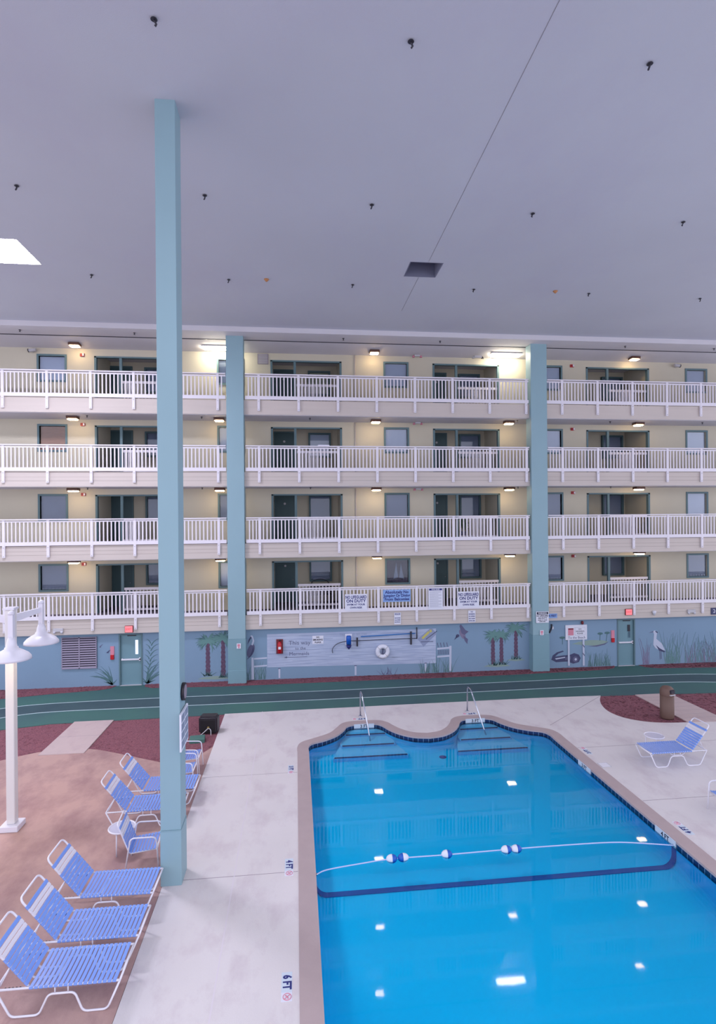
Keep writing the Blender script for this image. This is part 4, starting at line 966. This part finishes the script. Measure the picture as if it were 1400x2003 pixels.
# ------------------------------------------------------------------ loungers
def make_lounger(label,group):
    t=thing('pool_lounger',label,'lounger',(0,0,0),0,group)
    zr=.37; hw=.31
    def sd(s): return [(-.0,s*hw,zr),(-.16,s*hw,.014),(-.46,s*hw,.014),(-.56,s*hw,.27),(-.88,s*hw,.27),(-1.0,s*hw,.014),(-1.34,s*hw,.014),(-1.52,s*hw,zr)]
    MB().tube(round_path([(-1.5,hw,zr),(0,hw,zr)],.02),.0145,8).tube(round_path([(-1.5,-hw,zr),(0,-hw,zr)],.02),.0145,8).tube([(0,-hw,zr),(0,hw,zr)],.0145,8).tube([(-1.52,-hw,zr),(-1.52,hw,zr)],.0145,8).build('seat_frame',M_alu,t)
    for s in (-1,1):
        MB().tube(round_path(sd(s),.06,4),.0135,8).build('leg',M_alu,t)
        MB().tube([(-.64,s*hw,.27),(-.64,s*hw,zr)],.009,6).tube([(-.8,s*hw,.27),(-.8,s*hw,zr)],.009,6).build('leg_stub',M_alu,t)
    # back
    hx=-1.12; L=.80; a=math.radians(51)
    def bk(u,y,off=0): return (hx-math.cos(a)*u-math.sin(a)*off*-1*0+(-math.sin(a))*-off*0, y, zr+.0+math.sin(a)*u)
    def bp_(u,y,off=0): return (hx-math.cos(a)*u+math.sin(a)*off, y, zr+math.sin(a)*u+math.cos(a)*off)
    MB().tube(round_path([bp_(0,-hw+.02),bp_(L,-hw+.02),bp_(L,hw-.02),bp_(0,hw-.02)],.09,6),.0145,8).build('backrest_frame',M_alu,t)
    def straps(lst,nm,m):
        mb=MB()
        for f,wd in lst:
            # a flat band wrapped around both side tubes
            for sgn in (1,-1):
                pass
            P=[]
            for q in range(2):
                u=f-wd/2+q*wd
                P.append(u)
            n=12; rows=[]
            for k in range(n+1):
                y=-hw-.017+(2*hw+.034)*k/n; sag=-.012*math.sin(math.pi*k/n)
                rows.append((y,.017+sag))
            bm=mb.bm
            G=[]
            for y,off in rows:
                G.append([bm.verts.new(nm(u,y,o_)) for u,o_ in ((P[0],off),(P[0]+.006,off+.003),(P[1]-.006,off+.003),(P[1],off),(P[1],off-.004),(P[0],off-.004))])
            for A,B in zip(G,G[1:]):
                for k in range(6): bm.faces.new((A[k],A[(k+1)%6],B[(k+1)%6],B[k]))
            bm.faces.new(G[0]); bm.faces.new(G[-1][::-1])
            for s in (-1,1):   # wrap
                y0=s*hw
                R_=.0185
                prev=None
                for k in range(9):
                    th=math.pi/2-s*0+(-s)*(-k/8*math.pi)*-1
                    th=math.pi/2 - s*(k/8)*math.pi*1.15
                    yy=y0+R_*math.cos(th); oo=R_*math.sin(th)
                    cur=[bm.verts.new(nm(u,yy,oo)) for u in P]
                    if prev: bm.faces.new((prev[0],prev[1],cur[1],cur[0]))
                    prev=cur
        return mb
    seatf=lambda u,y,off: (-u,y,zr+off)
    sw=.047; n=18; pit=1.08/n
    straps([(.035+pit*(k+.5),sw) for k in range(n)],seatf,None).build('seat_straps',M_strap,t)
    backf=lambda u,y,off: bp_(u,y*.94,off)
    nb=10; pb=.64/nb
    bl=[(.03+pb*(k+.5),.055) for k in range(nb)]
    straps([q for k,q in enumerate(bl) if k not in (7,8)],backf,None).build('backrest_straps',M_strap,t)
    straps([q for k,q in enumerate(bl) if k in (7,8)],backf,None).build('white_headband',M_strapw,t)
    pr=MB()
    for s in (-1,1): pr.tube([bp_(.36,s*(hw-.06)),(-1.49,s*(hw-.06),zr+.0)],.009,6)
    pr.tube([bp_(.36,-hw+.06),bp_(.36,hw-.06)],.009,6)
    pr.build('backrest_prop',M_alu,t)
    nt_=MB()
    for s in (-1,1):
        for k in range(5): nt_.box(-1.24-k*.045,-1.225-k*.045,s*(hw-.03)-.008,s*(hw-.03)+.008,zr-.05+ .02,zr+.0)
    nt_.build('adjuster_notches',M_black,t)
    return t
GL='blue strap pool loungers'
l0=make_lounger('blue strap lounger nearest the camera, at bottom left',GL); l0.location=(-2.30,7.885,0); l0.rotation_euler=(0,0,math.radians(-.5))
for x,y,rz,lb in ((-2.27,8.67,-.5,'second blue strap lounger from bottom left'),(-2.30,9.60,-1,'blue strap lounger in front of near pillar, third from bottom'),(-2.36,12.27,1,'blue strap lounger behind near pillar beside the round table'),(-2.25,13.12,0,'farthest blue strap lounger of the left row')):
    dup(l0,(x,y,0),math.radians(rz),lb)
dup(l0,(8.76,13.50,0),math.radians(180),'blue strap lounger on the right deck beside white table')
# chairs
def make_chair(label,group):
    t=thing('strap_chair',label,'chair',(0,0,0),0,group); hw=.28; zs=.38
    for s in (-1,1):
        MB().tube(round_path([(.28,s*hw,.0),(.24,s*hw,.6),(-.2,s*hw,.62),(-.3,s*hw,.0)],.08,5),.0135,8).build('arm_and_leg',M_alu,t)
    MB().tube(round_path([(.25,-hw+.02,zs),(.25,hw-.02,zs),(-.22,hw-.02,zs-.04),(-.42,hw-.02,.88),(-.42,-hw+.02,.88),(-.22,-hw+.02,zs-.04),(.25,-hw+.02,zs)],.05,4),.0135,8).build('seat_frame',M_alu,t)
    MB().tube([(.245,-hw,zs),(.245,hw,zs)],.012,6).tube([(-.235,-hw,zs-.0),(-.235,hw,zs-.0)],.012,6).build('cross_bar',M_alu,t)
    def band(mb,p,q,wd,axis):
        d=Vector(axis).normalized()*wd/2
        nrm=Vector((q[0]-p[0],q[1]-p[1],q[2]-p[2])).cross(Vector(axis)).normalized()
        if nrm.z<0: nrm=-nrm
        bm=mb.bm; P=[Vector(p),Vector(q)]
        v=[bm.verts.new(a+b+nrm*c) for a in P for b in (-d,d) for c in (.016,.021)]
        for f in ((0,1,3,2),(4,6,7,5),(0,4,5,1),(2,3,7,6),(1,5,7,3),(0,2,6,4)): bm.faces.new([v[i] for i in f])
    mb=MB()
    for k in range(8):
        x=-.2+k*.058; z=zs-.04+(x+.22)/.47*.04; band(mb,(x,-hw-.0,z),(x,hw+.0,z),.045,(1,0,.08))
    mb.build('seat_straps',M_strap,t)
    mb=MB(); mw=MB()
    for k in range(8):
        u=(k+.9)/9.2; x=-.22-.2*u; z=zs-.04+(.88-zs+.04)*u
        band(mw if k in (5,6) else mb,(x,-hw,z),(x,hw,z),.05,(-.37,0,.93))
    mb.build('backrest_straps',M_strap,t); mw.build('white_headband',M_strapw,t)
    return t
GC='blue strap chairs'
c0=make_chair('blue strap chair beside the round table, partly behind near pillar',GC); c0.location=(-2.80,10.75,0); c0.rotation_euler=(0,0,math.radians(4))
for x,y,rz,lb in ((-2.70,13.84,0,'blue strap chair behind near pillar, nearer of the two'),(-2.70,14.60,0,'blue strap chair behind near pillar, farther of the two'),(9.02,10.92,180,'blue strap chair cut off by the right edge')):
    dup(c0,(x,y,0),math.radians(rz),lb)
def table(x,y,label,first=None):
    if first: return dup(first,(x,y,0),.4,label)
    t=thing('side_table',label,'table',(x,y,0),0,'round white side tables')
    MB().tube([(.24*math.cos(a),.24*math.sin(a),.445) for a in [k/28*2*math.pi for k in range(28)]],.014,8,closed=True).build('table_rim',M_alu,t)
    MB().lathe([(.23,.438),(.23,.446)],0,0,28,False).build('table_top',M_tabletop,t)
    MB().tube([(-.2,0,.43),(.2,0,.43)],.008,6).tube([(0,-.2,.43),(0,.2,.43)],.008,6).build('cross_brace',M_alu,t)
    for k in range(3):
        a=k*2*math.pi/3+.3; MB().tube([(.2*math.cos(a),.2*math.sin(a),.44),(.21*math.cos(a),.21*math.sin(a),0)],.012,8).build('leg',M_alu,t)
    return t
t0=table(-3.34,11.20,'round white side table left of the near pillar')
table(9.46,14.08,'round white side table beside the right lounger',t0)
# ------------------------------------------------------------------ street lamp
LPX,LPY=-5.83,12.29
t=thing('street_lamp','white post lamp with dome shades on the brown patio','street lamp',(LPX,LPY,0))
MB().box(-.18,.18,-.18,.18,0,.12).bevel(.01,1).build('lamp_base',M_alu,t)
M_post=mat('lamp_post_paint',(236,232,230),.4)
MB().box(-.082,.082,-.082,.082,.12,4.5).bevel(.012,1).build('lamp_post',M_post,t)
MB().box(-.11,.11,-.11,.11,4.5,4.54).build('post_cap',M_alu,t)
for i,ang in enumerate((-64,70,180)):
    a=math.radians(ang); ux,uy=math.cos(a),math.sin(a); d=.8
    m=Matrix.Rotation(a,4,'Z')
    arm=MB().prism([(.05,4.22),(d,4.32),(d,4.42),(.05,4.38)],'y',-.03,.03).xf(m).build('lamp_arm',M_alu,t)
    st_=MB().box(-.045,.045,-.045,.045,4.05,4.5).xf(T(ux*d,uy*d,0)).build('shade_stem',M_alu,t)
    MB().lathe([(.045,4.5),(.06,4.5),(.055,4.55),(.02,4.58)],ux*d,uy*d,14).build('stem_finial',M_alu,st_)
    sh=MB()
    prof=[(.05,4.08),(.075,4.0),(.085,3.97),(.10,3.88),(.12,3.87),(.125,3.84),(.20,3.80),(.29,3.74),(.34,3.68),(.35,3.63),(.34,3.63),(.325,3.68),(.28,3.72),(.19,3.78),(.11,3.82),(.03,3.84)]
    sh.lathe(prof,ux*d,uy*d,32); sh.build('lamp_shade',M_alu,t)
    MB().lathe([(.02,3.78),(.045,3.76),(.05,3.72),(.03,3.69)],ux*d,uy*d,14).build('lamp_bulb',M_bulb,t)
# ------------------------------------------------------------------ trash can, speaker, pillar fixtures
t=thing('trash_can','brown domed trash can in the right mulch bed','trash can',(11.46,16.4,0))
MB().lathe([(.16,0),(.185,.02),(.2,.06),(.2,.72)],0,0,28).build('can_body',M_canbody,t)
dm=MB().lathe([(.2,.72),(.205,.73),(.205,.84),(.19,.92),(.14,.98),(.06,1.01)],0,0,28).build('can_dome',M_canbody,t)
MB().box(-.09,.1,-.215,-.15,.8,.93).bevel(.02,2).xf(Matrix.Rotation(.25,4,'Z')).build('can_opening',M_dark,t)
MB().box(-.1,.11,-.225,-.16,.755,.785).bevel(.008,1).xf(Matrix.Rotation(.25,4,'Z')).build('opening_lip',M_camw,t)
t=thing('box_speaker','black box speaker at the left corner of the deck','speaker',(-2.6,17.15,0),math.radians(-4))
mb=MB().box(-.27,.27,-.2,.2,0,.5).bevel(.05,3); mb.build('speaker_body',M_black,t)
M_spk=mat('speaker_recess',(18,12,20),.8); MB().box(-.21,.21,-.212,-.19,.04,.42).bevel(.01,1).build('speaker_face',M_spk,t)
M_gold=mat('brass_plug',(200,170,110),.3,.8); MB().tube([(.02,-.25,.2),(.02,-.2,.2)],.035,10).build('brass_socket',M_gold,t)
MB().tube(smooth_pts([(.02,-.24,.19),(-.06,-.28,.12),(-.2,-.34,.02),(-.3,-.36,.012)],5),.012,6).tube(smooth_pts([(.03,-.24,.19),(.1,-.28,.15),(.12,-.34,.02)],5),.012,6).build('cable',M_camw,t)
t=thing('valve_box','green plastic valve lid in the mulch beside the speaker','valve box',(-2.84,16.5,0),.1); MB().box(-.21,.21,-.17,.17,-.03,.1).bevel(.015,1).build('box_lid',M_green,t)
t=thing('round_fixture','round black rimmed disc on the side of near pillar','wall fixture',(-2.01,10.22,3.28))
MB().tube([(0,0,0),(.05,0,0)],.155,24).build('disc_body',M_black,t); MB().tube([(.05,0,0),(.058,0,0)],.12,24).build('disc_face',M_grille,t)
t=thing('pillar_sign','white boxed notice sign on the side of near pillar','sign',(-1.995,10.2,2.66))
MB().box(0,.03,-.32,.3,-.32,.32).build('sign_plate',M_signw,t)
for k in range(4):
    for j in range(2): MB().box(.03,.032,-.29+j*.3,-.03+j*.3,.17-k*.15,.29-k*.15).build('printed_panel',M_blindd,t)
